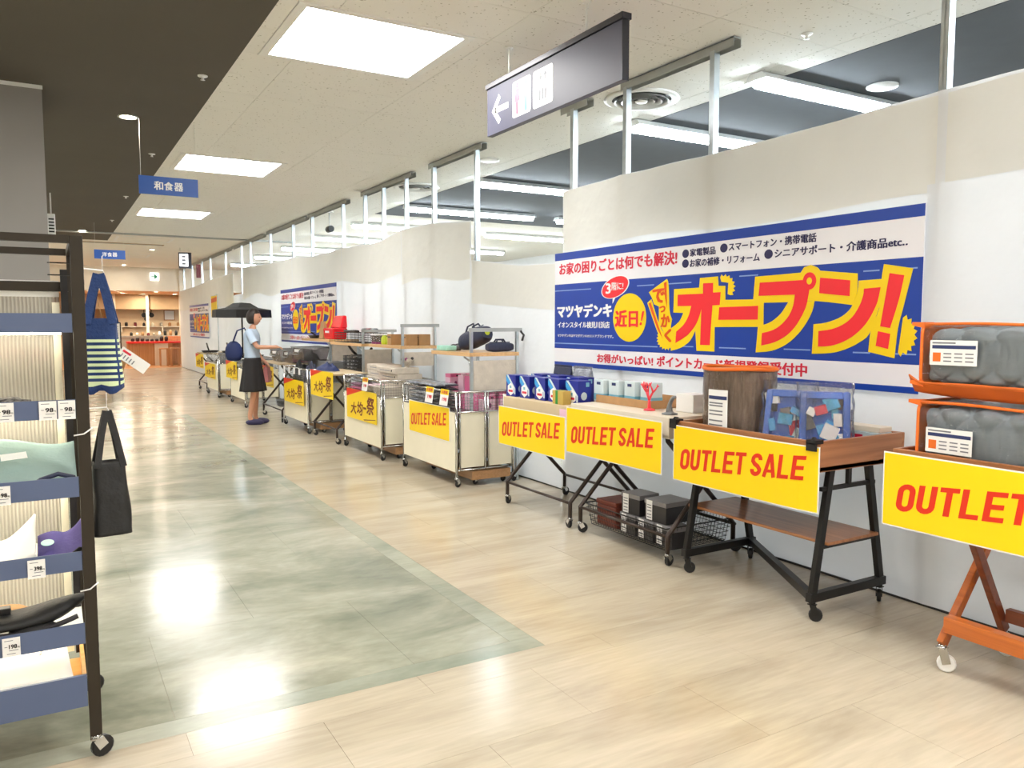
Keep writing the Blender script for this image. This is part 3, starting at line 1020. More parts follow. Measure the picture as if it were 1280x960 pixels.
bn = thing('sale_banner', 'largest and nearest blue, yellow and red store opening banner on the white hoarding', 'banner', (3.945, 5.96, 0), group='store opening banners')
ALL.append(bn)
F = fr_wall(0, 0, 0)


def rect(u0, u1, v0, v1):
    return [(u0, v0), (u1, v0), (u1, v1), (u0, v1)]


BW = 3.47
MB().prism(rect(0, BW, BV0, BV1), F, -0.003, 0).build('sheet', M['b_white'], bn)
for a, b in ((2.06, BV1), (1.285, 1.85), (BV0, 1.165)):
    MB().prism(rect(0, BW, a, b), F, 0, 0.0012).build('blue_field', M['b_blue'], bn)
for a, b, v in ((0, .55, 1.79), (1.15, 1.35, 1.79), (1.5, 1.75, 1.79), (2.2, 2.36, 1.81), (3.12, 3.22, 1.79), (3.38, 3.44, 1.79), (0, 1.4, 1.325), (1.63, 1.78, 1.335), (2.03, 2.27, 1.335), (2.58, 2.78, 1.34), (3.07, 3.18, 1.335), (3.32, 3.45, 1.335)):
    MB().prism(rect(a, b, v, v + 0.008), F, 0.0012, 0.0018).build('pale_stripe', M['b_line'], bn)
R1 = [(1.87,1.782),(1.964,1.781),(1.965,1.715),(2.036,1.716),(2.03,1.629),(1.961,1.627),(1.943,1.354),(1.85,1.354),(1.856,1.612),(1.839,1.56),(1.797,1.489),(1.716,1.418),(1.597,1.362),(1.604,1.445),(1.676,1.491),(1.726,1.552),(1.756,1.628),(1.613,1.629),(1.614,1.711),(1.869,1.711)]
R2 = [(2.026,1.613),(2.368,1.617),(2.367,1.528),(2.02,1.528)]
R3 = [(2.377,1.764),(2.726,1.765),(2.764,1.722),(2.755,1.671),(2.742,1.611),(2.712,1.551),(2.661,1.481),(2.597,1.428),(2.508,1.386),(2.401,1.362),(2.404,1.442),(2.494,1.463),(2.561,1.499),(2.615,1.552),(2.646,1.613),(2.656,1.679),(2.37,1.68)]
R4 = [(2.836,1.773),(3.039,1.748),(3.038,1.658),(2.832,1.682)]
R5 = [(3.129,1.697),(3.231,1.701),(3.216,1.625),(3.188,1.563),(3.146,1.499),(3.084,1.442),(3.01,1.4),(2.923,1.373),(2.835,1.366),(2.835,1.458),(2.92,1.469),(2.997,1.495),(3.061,1.54),(3.105,1.604),(3.126,1.66)]
R6 = [(3.282,1.775),(3.368,1.759),(3.342,1.63),(3.296,1.478),(3.237,1.487),(3.26,1.632)]
R7 = [(3.225,1.461),(3.299,1.447),(3.289,1.364),(3.214,1.38)]
Y1 = [(1.836,1.821),(2.008,1.823),(2.014,1.759),(2.077,1.756),(2.08,1.662),(2.41,1.659),(2.415,1.482),(1.986,1.479),(1.987,1.311),(1.814,1.311),(1.798,1.454),(1.749,1.383),(1.66,1.331),(1.547,1.303),(1.53,1.461),(1.629,1.516),(1.673,1.579),(1.568,1.583),(1.573,1.753),(1.828,1.754)]
Y2 = [(2.323,1.636),(2.336,1.804),(2.693,1.81),(2.718,1.841),(2.765,1.852),(2.812,1.835),(2.833,1.814),(3.085,1.784),(3.086,1.685),(3.059,1.607),(2.8,1.637),(2.601,1.634)]
Y3 = [(2.607,1.636),(2.8,1.637),(2.785,1.576),(2.745,1.507),(2.684,1.437),(2.599,1.374),(2.487,1.331),(2.355,1.317),(2.37,1.49),(2.411,1.494),(2.481,1.517),(2.548,1.562),(2.591,1.614)]
Y4 = [(2.323,1.638),(2.413,1.638),(2.411,1.494),(2.328,1.485)]
Y5 = [(3.093,1.743),(3.247,1.746),(3.266,1.701),(3.23,1.602),(3.174,1.451),(3.113,1.398),(3.021,1.355),(2.925,1.331),(2.791,1.322),(2.798,1.499),(2.879,1.507),(2.966,1.532),(3.023,1.565),(3.059,1.607),(3.088,1.685)]
Y6 = [(3.246,1.826),(3.416,1.793),(3.367,1.583),(3.342,1.476),(3.328,1.315),(3.168,1.345),(3.182,1.475),(3.227,1.586),(3.235,1.747)]
Y7 = [(1.292,1.74),(1.377,1.779),(1.494,1.831),(1.513,1.782),(1.527,1.599),(1.555,1.535),(1.543,1.461),(1.573,1.361),(1.54,1.324),(1.483,1.415),(1.411,1.507),(1.409,1.629),(1.352,1.649),(1.329,1.696)]
Y8 = [(1.276,1.66),(1.322,1.687),(1.433,1.47),(1.545,1.374),(1.54,1.324),(1.485,1.327),(1.413,1.414)]
O9 = [(1.461,1.803),(1.491,1.811),(1.499,1.618),(1.477,1.692)]
O10 = [(1.291,1.655),(1.315,1.664),(1.427,1.451),(1.456,1.391),(1.398,1.461)]



def smooth(poly):
    """round the gentle bends of an outline, keep its corners"""
    n = len(poly)
    P_ = [Vector(p) for p in poly]

    def turn(i):
        a, b = P_[i] - P_[i - 1], P_[(i + 1) % n] - P_[i]
        return abs(math.degrees(a.angle(b)))
    tn = [turn(i) for i in range(n)]
    out = []
    for i in range(n):
        j = (i + 1) % n
        out.append(tuple(P_[i]))
        si, sj = tn[i] < 32, tn[j] < 32
        if si or sj:
            p0 = P_[i - 1] if si else P_[i]
            p3 = P_[(j + 1) % n] if sj else P_[j]
            for t_ in (0.33, 0.67):
                a, b, c, d = p0, P_[i], P_[j], p3
                q = 0.5 * ((2 * b) + (c - a) * t_ + (2 * a - 5 * b + 4 * c - d) * t_ ** 2 + (3 * b - a - 3 * c + d) * t_ ** 3)
                out.append(tuple(q))
    return out


for i, q in enumerate((Y1, Y2, Y3, Y4, Y5, Y6, Y7, Y8)):
    MB().prism(smooth(q), F, 0.0012, 0.0026 + 0.00005 * i).build('yellow_outline', M['b_yellow'], bn)


def burst(cx, cy, rx, ry, a0, a1, n, ri=0.82):
    out = []
    for i in range(2 * n + 1):
        a = R(a0 + (a1 - a0) * i / (2 * n))
        r = 1.0 if i % 2 else ri
        out.append((cx + rx * r * math.cos(a), cy + ry * r * math.sin(a)))
    return out


MB().prism(burst(3.355, 1.44, 0.10, 0.115, 80, -95, 9) , F, 0.0012, 0.0031).build('yellow_burst', M['b_yellow'], bn)
MB().prism(burst(1.50, 1.39, 0.115, 0.085, 150, 290, 8), F, 0.0012, 0.0031).build('yellow_burst', M['b_yellow'], bn)
MB().prism(burst(2.06, 1.745, 0.11, 0.09, 110, -45, 8) + [(2.10, 1.70), (2.105, 1.775), (2.04, 1.785)], F, 0.0012, 0.0031).build('yellow_burst', M['b_yellow'], bn)
for q in (R1, R2, R3, R4, R5, R6, R7):
    MB().prism(smooth(q), F, 0.0026, 0.0042).build('headline_stroke', M['b_red'], bn)
MB().prism([(2.76 + 0.048 * math.cos(R(a)), 1.757 + 0.052 * math.sin(R(a))) for a in range(0, 360, 15)], F, 0.0026, 0.0046).build('headline_ring', M['b_red'], bn)
MB().prism([(2.76 + 0.019 * math.cos(R(a)), 1.757 + 0.021 * math.sin(R(a))) for a in range(0, 360, 20)], F, 0.0046, 0.0052).build('ring_centre', M['b_yellow'], bn)
_ln[:] = ['side_lettering', M['b_orange']]
MB().prism(O9, F, 0.003, 0.0036).build('orange_streak', M['b_orange'], bn)
MB().prism(O10, F, 0.003, 0.0036).build('orange_streak', M['b_orange'], bn)
for ch, bx in (('で', (1.335, 1.475, 1.655, 1.765)), ('っ', (1.415, 1.485, 1.585, 1.635)), ('か', (1.435, 1.535, 1.475, 1.575)), ('く', (1.475, 1.555, 1.365, 1.465))):
    line(fit(cjk(ch, 0.05), bx), 0.0040)

MB().prism([(1.06 + 0.205 * math.cos(R(a)), 1.55 + 0.19 * math.sin(R(a))) for a in range(0, 360, 10)], F, 0.0012, 0.0026).build('yellow_disc', M['b_yellow'], bn)
_ln[:] = ['disc_lettering', M['b_red']]
line(fit(cjk('近日', 0.045), (0.88, 1.17, 1.475, 1.61)), 0.0034)
line(fit(cjk('!', 0.03, 0.3), (1.19, 1.24, 1.49, 1.60)), 0.0034)

el = lambda s: [(0.875 + 0.172 * s * math.cos(R(a)), 1.795 + 0.082 * s * math.sin(R(a)) + 0.03 * math.cos(R(a))) for a in range(0, 360, 12)]
k = MB()
k.prism(el(1.05), F, 0.0012, 0.0030)
k.prism([(0.85, 1.73), (0.90, 1.735), (0.845, 1.665)], F, 0.0012, 0.0029)
k.build('bubble_rim', M['p_white'], bn)
MB().prism(el(0.98), F, 0.0030, 0.0036).build('speech_bubble', M['b_red'], bn)
_ln[:] = ['white_lettering', M['p_white']]
line(fit(cjk('3', 0.03), (0.755, 0.825, 1.745, 1.83)), 0.0042)
line(fit(cjk('階に!', 0.02), (0.835, 0.985, 1.77, 1.835)), 0.0042)
line(fit(cjk('マツヤデンキ', 0.055), (0.04, 0.84, 1.555, 1.67)), 0.0022)
line(fit(cjk('イオンスタイル検見川浜店', 0.03), (0.05, 0.81, 1.465, 1.52)), 0.0022)
line(fit(cjk('マツヤデンキはヤマダデンキのストアブランドです。', 0.025), (0.05, 0.86, 1.385, 1.412)), 0.0022)

_ln[:] = ['red_lettering', M['b_crimson']]
line(fit(cjk('お家の困りごとは何でも解決!', 0.035), (0.07, 1.60, 1.93, 2.035)), 0.0010)
line(fit(cjk('お得がいっぱい!', 0.035), (0.64, 1.35, 1.18, 1.255)), 0.0010)
line(fit(cjk('ポイントカード新規登録受付中', 0.035), (1.39, 2.76, 1.18, 1.262)), 0.0010)

_ln[:] = ['navy_lettering', M['b_navy']]
dot = lambda cx, cy: MB().prism([(cx + 0.034 * math.cos(R(a)), cy + 0.03 * math.sin(R(a))) for a in range(0, 360, 15)], F, 0, 0.0010).build('navy_bullet', M['b_navy'], bn)
dot(1.685, 2.0); dot(2.055, 2.01); dot(1.685, 1.93); dot(2.44, 1.94)
line(fit(cjk('家電製品', 0.032), (1.73, 1.98, 1.975, 2.03)), 0.0010)
line(fit(cjk('スマートフォン・携帯電話', 0.032), (2.10, 2.80, 1.985, 2.04)), 0.0010)
line(fit(cjk('お家の補修・リフォーム', 0.032), (1.73, 2.37, 1.90, 1.957)), 0.0010)
line(fit(cjk('シニアサポート・介護商品etc‥', 0.032), (2.49, 3.38, 1.912, 1.968)), 0.0010)

copy_tree(bn, loc=(3.945, 15.66, 0.03), label='second store opening banner, behind the red case on the middle shelves')
copy_tree(bn, loc=(3.945, 27.2, -0.04), label='farthest and smallest store opening banner near the hoarding end')

# ================================================================ SIGNS
def outlet_sign(x, yf, zt, L, H, label, rz=0.0, curl=0.0):
    t = thing('sale_sign', label, 'sign', (x, yf, zt - H), rz, group='yellow outlet sale boards')
    f = fr_wall(0, 0, 0)

    def cv(u):
        return -curl * max(0, (u / L - 0.8) / 0.2) ** 2
    g = lambda u, v, w: f(u, v, w + cv(u))
    for nm, m_, a, w0, w1 in (('white_edge', 'p_white', 0.0, -0.002, 0.0), ('board', 'yellow', 0.006, 0.0, 0.0012)):
        k = MB()
        n = 10
        for i in range(n):
            u0, u1 = a + (L - 2 * a) * i / n, a + (L - 2 * a) * (i + 1) / n
            k.prism(rect(u0, u1, a, H - a), g, w0, w1)
        k.build(nm, M[m_], t)
    V = latin('OUTLET SALE')
    slope = 0.095
    x0 = 0
    allx = [v[0] for v in V[0]]
    wdt = max(allx) - min(allx)
    # one part per letter
    vs, fc = fit(V, (0.07 * L, 0.89 * L, 0.21 * H, 0.56 * H))
    bounds = []
    cur = 0
    one = []
    word = 'OUTLET SALE'
    xx = 0.0
    for ch in word:
        if ch == ' ':
            xx += 0.2
            continue
        one.append((ch, xx))
        xx += (0.12 * 0.56 if ch == 'A' else 0) + 0.56 + 0.08
    mn = min(allx)
    for ch, ox in one:
        v, f_ = latin(ch)
        v = [(0.06 * L + (a + ox - mn) / wdt * 0.875 * L, 0.20 * H + b * 0.37 * H, c_) for a, b, c_ in v]
        put(MB(), (v, f_), g, 0.0018, slope=slope).build('letter', M['red_print'], t)
    return t


def kanji_sign(x, yf, zt, L, H, label, rz=0.0):
    t = thing('flat_price_sign', label, 'sign', (x, yf, zt - H), rz, group='yellow flat price fair boards')
    f = fr_wall(0, 0, 0)
    MB().prism(rect(0, L, 0, H), f, -0.002, 0.001).build('board', M['yellow'], t)
    MB().prism([(0, H * 0.72), (0, H), (L * 0.55, H)], f, 0.001, 0.0015).build('red_corner', M['red_print'], t)
    MB().prism([(L * 0.58, 0.06 * H), (L * 0.60, 0.03 * H), (L * 0.97, 0.13 * H), (L * 0.96, 0.15 * H)], f, 0.001, 0.0015).build('underline', M['brush'], t)
    for ch, bx in (('大', (0.14, 0.35, 0.16, 0.56)), ('均', (0.36, 0.57, 0.16, 0.62)), ('一', (0.58, 0.68, 0.40, 0.47)), ('祭', (0.69, 0.93, 0.26, 0.84))):
        a, b, c, d = bx
        put(MB(), fit(cjk(ch, 0.028, 0.15), (a * L, b * L, c * H, d * H)), f, 0.0018).build('brush_character', M['brush'], t)
    return t


outlet_sign(3.20, 2.17, 0.935, 1.12, 0.33, 'outlet sale board on the teak trolley at the right edge, cut off by the frame')
outlet_sign(3.195, 3.54, 0.902, 1.02, 0.33, 'outlet sale board clipped to the brown wooden tray of the black workbench', curl=0.02)
outlet_sign(3.17, 4.635, 0.912, 1.02, 0.325, 'outlet sale board on the folding table above the wire basket')
outlet_sign(3.17, 5.62, 0.835, 0.97, 0.315, 'outlet sale board below the row of deep blue detergent cartons')
outlet_sign(3.172, 7.50, 0.727, 0.95, 0.32, 'outlet sale board on the cream front of the nearest chrome wagon', 0.0)
kanji_sign(3.09, 9.22, 0.735, 1.0, 0.35, 'yellow brush lettered board on the cream chrome wagon with oatmeal cartons')
kanji_sign(3.0, 10.42, 0.90, 0.95, 0.335, 'yellow brush lettered board hung higher, on the folding table with stacked wire baskets')
kanji_sign(2.98, 11.74, 0.715, 1.03, 0.34, 'yellow brush lettered board on the wagon under the smoky plastic cases')
kanji_sign(2.96, 13.32, 0.84, 1.03, 0.32, 'yellow brush lettered board just right of the standing person')
kanji_sign(2.97, 16.1, 0.80, 1.0, 0.33, 'yellow brush lettered board mostly hidden behind the standing person')
kanji_sign(2.93, 18.28, 0.67, 1.2, 0.31, 'yellow brush lettered board on the wagon left of the person')
kanji_sign(2.93, 19.5, 0.83, 1.05, 0.31, 'farthest yellow brush lettered board, leftmost of the row')


# ================================================================ CASTERS
def caster(par, x, y, z, r=0.036, wm='rubber', fm='chrome', rot=0.0):
    """z: underside of the leg; the wheel stands on the floor"""
    f = MB()
    ca, sa = math.cos(rot), math.sin(rot)
    off = r * 0.5
    cx, cy = x + off * ca, y + off * sa
    f.lathe([(0.016, z), (0.018, z - 0.012), (0.008, z - 0.014)], c=(x, y, 0), n=10)
    for s in (-1, 1):
        ox, oy = -sa * s * r * 0.42, ca * s * r * 0.42
        f.bar((x + ox, y + oy, z - 0.012), (cx + ox, cy + oy, r), 0.004, r * 0.9, up=(ca, sa, 0.0))
    f.box(x - r * .5, x + r * .5, y - r * .5, y + r * .5, z - 0.016, z - 0.011)
    o = f.build('caster', M[fm], par)
    w = MB()
    n = 16
    vs, fs = [], []
    for s in (-1, -0.6, 0.6, 1):
        rr = r if abs(s) < 1 else r * 0.86
        for k in range(n):
            a = 2 * math.pi * k / n
            px = rr * math.cos(a)
            vs.append((cx + px * ca - sa * s * r * 0.33, cy + px * sa + ca * s * r * 0.33, r + rr * math.sin(a)))
    for i in range(3):
        for k in range(n):
            fs.append((i * n + k, i * n + (k + 1) % n, (i + 1) * n + (k + 1) % n, (i + 1) * n + k))
    fs += [tuple(reversed(range(n))), tuple(range(3 * n, 4 * n))]
    w.add(vs, fs)
    w.lathe([(r * 0.3, -r * 0.36), (r * 0.3, r * 0.36)], c=(0, 0, 0), axis='Y', n=8)
    w.v[-16:] = [(cx + a * ca - sa * b, cy + a * sa + ca * b, r + c) for a, b, c in w.v[-16:]]
    w.build('wheel', M[wm], o)
    return o


# ================================================================ TABLE 4: teak folding trolley
t = thing('teak_trolley', 'orange stained teak folding trolley with white casters at the right edge', 'trolley', (3.25, 0.92, 0))
D = 0.60
L = 1.24
for y, dy in ((1.0, -1), (0.2, 1)):
    MB().bar((0.03, y, 0.12), (D - 0.01, y, 0.80), 0.045, 0.03, up=(0, 1, 0)).build('leg', M['teak'], t, bevel=0.004)
    MB().bar((0.43, y + dy * 0.05, 0.12), (0.01, y + dy * 0.05, 0.80), 0.045, 0.03, up=(0, 1, 0)).build('leg', M['teak_dark'], t, bevel=0.004)
B(0.0, 0.055, 0.22, 0.98, 0.185, 0.255).build('stretcher', M['teak'], t, bevel=0.004)
B(0.39, 0.43, 0.27, 0.93, 0.17, 0.23).build('stretcher', M['teak_dark'], t, bevel=0.004)
B(0, D, 0, L, 0.80, 0.83).build('tray_floor', M['walnut'], t)
for a in ((0, 0.018, 0, L), (D - 0.018, D, 0, L), (0.018, D - 0.018, 0, 0.018), (0.018, D - 0.018, L - 0.018, L)):
    B(a[0], a[1], a[2], a[3], 0.83, 0.945).build('tray_side', M['walnut'], t, bevel=0.003)
for y in (1.0, 0.2):
    caster(t, 0.035, y, 0.12, 0.038, 'white_plastic', 'chrome', -1.0)
    caster(t, 0.425, y - (0.05 if y > 0.5 else -0.05), 0.12, 0.038, 'white_plastic', 'chrome', -0.6)


def price_card(par, f, u, v, w, h, wq, accent='orange_trim', name='price_label'):
    """printed label: white card with navy bar, orange square and rows of print"""
    o = MB().prism(rect(u, u + w, v, v + h), f, wq, wq + 0.0015).build(name, M['card'], par)
    MB().prism(rect(u + 0.01, u + w * 0.97, v + h * 0.66, v + h * 0.80), f, wq + 0.0015, wq + 0.0022).build('navy_bar', M['ink_navy'], o)
    MB().prism(rect(u + w * 0.07, u + w * 0.24, v + h * 0.14, v + h * 0.50), f, wq + 0.0015, wq + 0.0022).build('orange_square', M[accent], o)
    k = MB()
    for i in range(3):
        for j in range(3):
            k.prism(rect(u + w * (0.30 + 0.23 * i), u + w * (0.47 + 0.23 * i), v + h * (0.14 + 0.15 * j), v + h * (0.19 + 0.15 * j)), f, wq + 0.0015, wq + 0.002)
    k.prism(rect(u + w * 0.05, u + w * 0.55, v + h * 0.86, v + h * 0.92), f, wq + 0.0015, wq + 0.002)
    k.build('print_rows', M['ink_soft'], o)['kind'] = 'stuff'
    return o


def quilt_bag(loc, label, L, D, H, flap):
    t = thing('quilt_bag', label, 'bedding', loc)

    def body(a, b):
        # wraps round the long side: a along Y, b round section
        ang = 2 * math.pi * b
        ex = 0.28
        cx, cz = math.cos(ang), math.sin(ang)
        x = D / 2 + (D / 2) * math.copysign(abs(cx) ** ex, cx)
        z = H / 2 + (H / 2) * math.copysign(abs(cz) ** ex, cz)
        y = L * a
        s = 1 - 0.10 * abs(2 * a - 1) ** 6
        q = abs(math.sin(y * 22 + (z - x) * 22)) * abs(math.sin(y * 22 - (z - x) * 22))
        d = 0.12 * (q ** 0.35)
        x = D / 2 + (x - D / 2) * (1 - 0.11 + d) * s
        z = H / 2 + (z - H / 2) * (1 - 0.11 + d) * s
        return (x, y, z)
    k = MB().grid(body, 150, 96)
    for a in (0, 1):
        ring = [body(a, i / 96) for i in range(96)]
        k.add(ring, [tuple(range(96)) if a == 0 else tuple(reversed(range(96)))], 0)
    k.build('quilt', M['quilt'], t)
    e = 0.012

    def film(a, b):
        ang = 2 * math.pi * b
        ex = 0.2
        cx, cz = math.cos(ang), math.sin(ang)
        y = -e + (L + 2 * e) * a
        n = 0.006 * noise.noise(Vector((y * 9, b * 14, loc[2] * 7)))
        return (D / 2 + (D / 2 + e + n) * math.copysign(abs(cx) ** ex, cx), y, H / 2 + (H / 2 + e * 0.4 + n * 0.4) * math.copysign(abs(cz) ** ex, cz) + 0.004)
    MB().grid(film, 50, 48).build('clear_film', M['film'], t)
    # orange ends and piping
    for y in (-e, L + e):
        k = MB()
        pts = [(D / 2 + (D / 2 + e) * math.copysign(abs(math.cos(a_)) ** 0.2, math.cos(a_)), y, H / 2 + (H / 2 + 0.006) * math.copysign(abs(math.sin(a_)) ** 0.2, math.sin(a_)) + 0.004) for a_ in [2 * math.pi * i / 32 + 0.01 for i in range(32)]]
        k.add([(p[0], p[1] + (0.004 if y > 0 else -0.004) * 0, p[2]) for p in pts], [tuple(range(32))])
        k.build('end_panel', M['orange_cloth'], t, solid=0.006)
        MB().tube(pts, 0.008, 6, closed=True).build('piping', M['orange_trim'], t)
    for x, z in ((-e, H + 0.008), (-e, 0.008)):
        MB().tube([(x, y_, z + 0.004 * math.sin(y_ * 9)) for y_ in [L * i / 12 for i in range(13)]], 0.007, 6).build('piping', M['orange_trim'], t)
    for z in (H + 0.006, 0.008):       # pinched corner ears
        MB().hexa([(-0.012, L + 0.0, z - 0.015), (0.05, L, z - 0.015), (0.05, L, z + 0.012), (-0.012, L, z + 0.012)],
                  [(-0.028, L + 0.05, z - 0.002), (-0.015, L + 0.05, z - 0.002), (-0.015, L + 0.05, z + 0.012), (-0.028, L + 0.05, z + 0.012)]).build('corner_ear', M['orange_trim'], t)
    if flap:
        # orange base panel bulging below the upper bag
        k = MB()

        def bs(a, b):
            y = -0.03 + (L + 0.09) * a
            return (-0.022 + D * 0.0 + 0.05 * b + 0.0, y, 0.015 - 0.065 * b * (1 - 0.3 * abs(2 * a - 1) ** 3) + (0.03 if a > 0.97 else 0) * (1 - b))
        k.grid(bs, 24, 5)
        k.build('base_gusset', M['orange_cloth'], t, solid=0.006)
    f = fr_wall(-e - 0.004, L, 0)
    price_card(t, f, 0.03, H * 0.36, 0.20, 0.105, 0.002)
    return t


quilt_bag((3.285, 1.0, 0.838), 'lower clear bag with a folded grey quilt on the teak trolley', 1.05, 0.50, 0.315, False)
quilt_bag((3.275, 0.98, 1.235), 'upper clear bag with a folded grey quilt, orange base bulging out', 1.06, 0.50, 0.255, True)

# ================================================================ TABLE 3: black workbench
t = thing('workbench', 'black steel workbench on casters with a brown wooden tray top', 'table', (3.22, 2.54, 0))
L, D = 1.01, 0.70
B(0.0, D, 0, L, 0.775, 0.795).build('tray_floor', M['walnut_in'], t)
B(0, 0.022, 0, L, 0.77, 0.925).build('tray_side', M['walnut'], t, bevel=0.004)
B(D - 0.022, D, 0, L, 0.77, 0.925).build('tray_side', M['walnut'], t, bevel=0.004)
sdm = wood('reddish_brown_veneer_side', rgb(150, 96, 58), rgb(184, 126, 82), 0.3, 'X')
B(0.022, D - 0.022, 0, 0.022, 0.77, 0.925).build('tray_side', sdm, t, bevel=0.004)
B(0.022, D - 0.022, L - 0.022, L, 0.77, 0.925).build('tray_side', sdm, t, bevel=0.004)
for y in (0.05, L - 0.05):
    MB().bar((0.17, y, 0.768), (0.055, y, 0.12), 0.04, 0.03, up=(0, 1, 0)).build('leg', M['black_metal'], t, bevel=0.003)
    MB().bar((0.47, y, 0.768), (0.60, y, 0.12), 0.04, 0.03, up=(0, 1, 0)).build('leg', M['black_metal'], t, bevel=0.003)
    B(0.03, 0.63, y - 0.02, y + 0.02, 0.10, 0.145).build('base_rail', M['black_metal'], t, bevel=0.003)
    B(0.10, 0.52, y - 0.010, y + 0.010, 0.66, 0.68).build('upper_rail', M['black_metal'], t)
    B(0.30, 0.325, y - 0.010, y + 0.010, 0.68, 0.77).build('short_post', M['black_metal'], t)
    B(0.12, 0.54, y - 0.012, y + 0.012, 0.365, 0.382).build('shelf_rail', M['black_metal'], t)
    caster(t, 0.06, y, 0.10, 0.034, 'rubber', 'black_metal', -0.8)
    caster(t, 0.60, y, 0.10, 0.034, 'rubber', 'black_metal', 0.6)
MB().bar((0.06, 0.05, 0.122), (0.60, L - 0.05, 0.122), 0.04, 0.04).build('diagonal_brace', M['black_metal'], t)
B(0.13, 0.535, 0.02, L + 0.02, 0.383, 0.40).build('lower_shelf', M['walnut'], t, bevel=0.003)
for y in (0.0, L - 0.02):
    k = MB().box(-0.028, 0.03, y - 0.012, y + 0.045, 0.915, 0.935).box(-0.028, -0.016, y - 0.012, y + 0.045, 0.88, 0.92)
    k.tube([(-0.022, y + 0.015, 0.935), (-0.01, y + 0.02, 0.944), (0.03, y + 0.035, 0.938)], 0.005, 6)
    k.build('corner_clamp', M['black'], t)
# rolled shag rug
t = thing('rolled_rug', 'rolled brown shag rug with orange top rim in clear film', 'rug', (3.46, 3.28, 0.797))
RR = 0.19


def rug(a, b):
    an = 2 * math.pi * a
    z = 0.435 * b
    n = 0.008 * noise.noise(Vector((math.cos(an) * 6, math.sin(an) * 6, z * 3))) + 0.003 * math.sin(an * 24)
    return ((RR * 0.93 + n) * math.cos(an), (RR * 1.12 + n) * math.sin(an), z)


k = MB().grid(rug, 120, 20)
k.build('rug', M['shag'], t)
sp = [((0.03 + 0.0145 * a) * math.cos(a) * 0.95, (0.03 + 0.0145 * a) * math.sin(a) * 1.1, 0.436) for a in [0.35 * i for i in range(31)]]
MB().tube(sp, 0.010, 6).build('rolled_layer', M['shag'], t)
MB().lathe([(0.001, 0.425), (RR * 0.92, 0.425)], n=32, caps=False).build('rug_core', M['walnut_in'], t)
pts = [((RR * 0.97) * math.cos(R(a)), RR * 1.17 * math.sin(R(a)), 0.448 + 0.004 * math.sin(a)) for a in range(0, 360, 12)]
MB().tube(pts, 0.012, 6, closed=True).build('orange_rim', M['orange_trim'], t)


def rfilm(a, b):
    an = 2 * math.pi * a
    n = 0.005 * noise.noise(Vector((math.cos(an) * 5, math.sin(an) * 5, b * 8)))
    return ((RR * 0.985 + n) * math.cos(an), (RR * 1.18 + n) * math.sin(an), 0.45 * b)


MB().grid(rfilm, 60, 14).build('clear_film', M['film'], t)
ang = R(205)
f = lambda u, v, w: (-(RR * 1.0 + w) * math.cos((u - 0.08) * 4.4 + 0.45), (RR * 1.18 + w) * math.sin(-(u - 0.08) * 4.4 - 0.45), v)
for j in range(1):
    o = MB()
    n = 8
    for i in range(n):
        o.prism(rect(-0.075 + 0.14 * i / n, -0.075 + 0.14 * (i + 1) / n, 0.10, 0.33), f, 0.004, 0.006)
    lb = o.build('hang_label', M['card'], t)
    o = MB()
    for i in range(n):
        o.prism(rect(-0.07 + 0.13 * i / n, -0.07 + 0.13 * (i + 1) / n, 0.275, 0.295), f, 0.006, 0.007)
    o.build('navy_bar', M['ink_navy'], lb)
    for q in (0.125, 0.15, 0.185, 0.205, 0.235, 0.25):
        o = MB()
        for i in range(6):
            o.prism(rect(-0.065 + 0.10 * i / 6, -0.065 + 0.10 * (i + 1) / 6, q, q + 0.008), f, 0.006, 0.007)
        o.build('print_row', M['ink_soft'], lb)

# two clear bags with blue toy trays
rnd = random.Random(11)


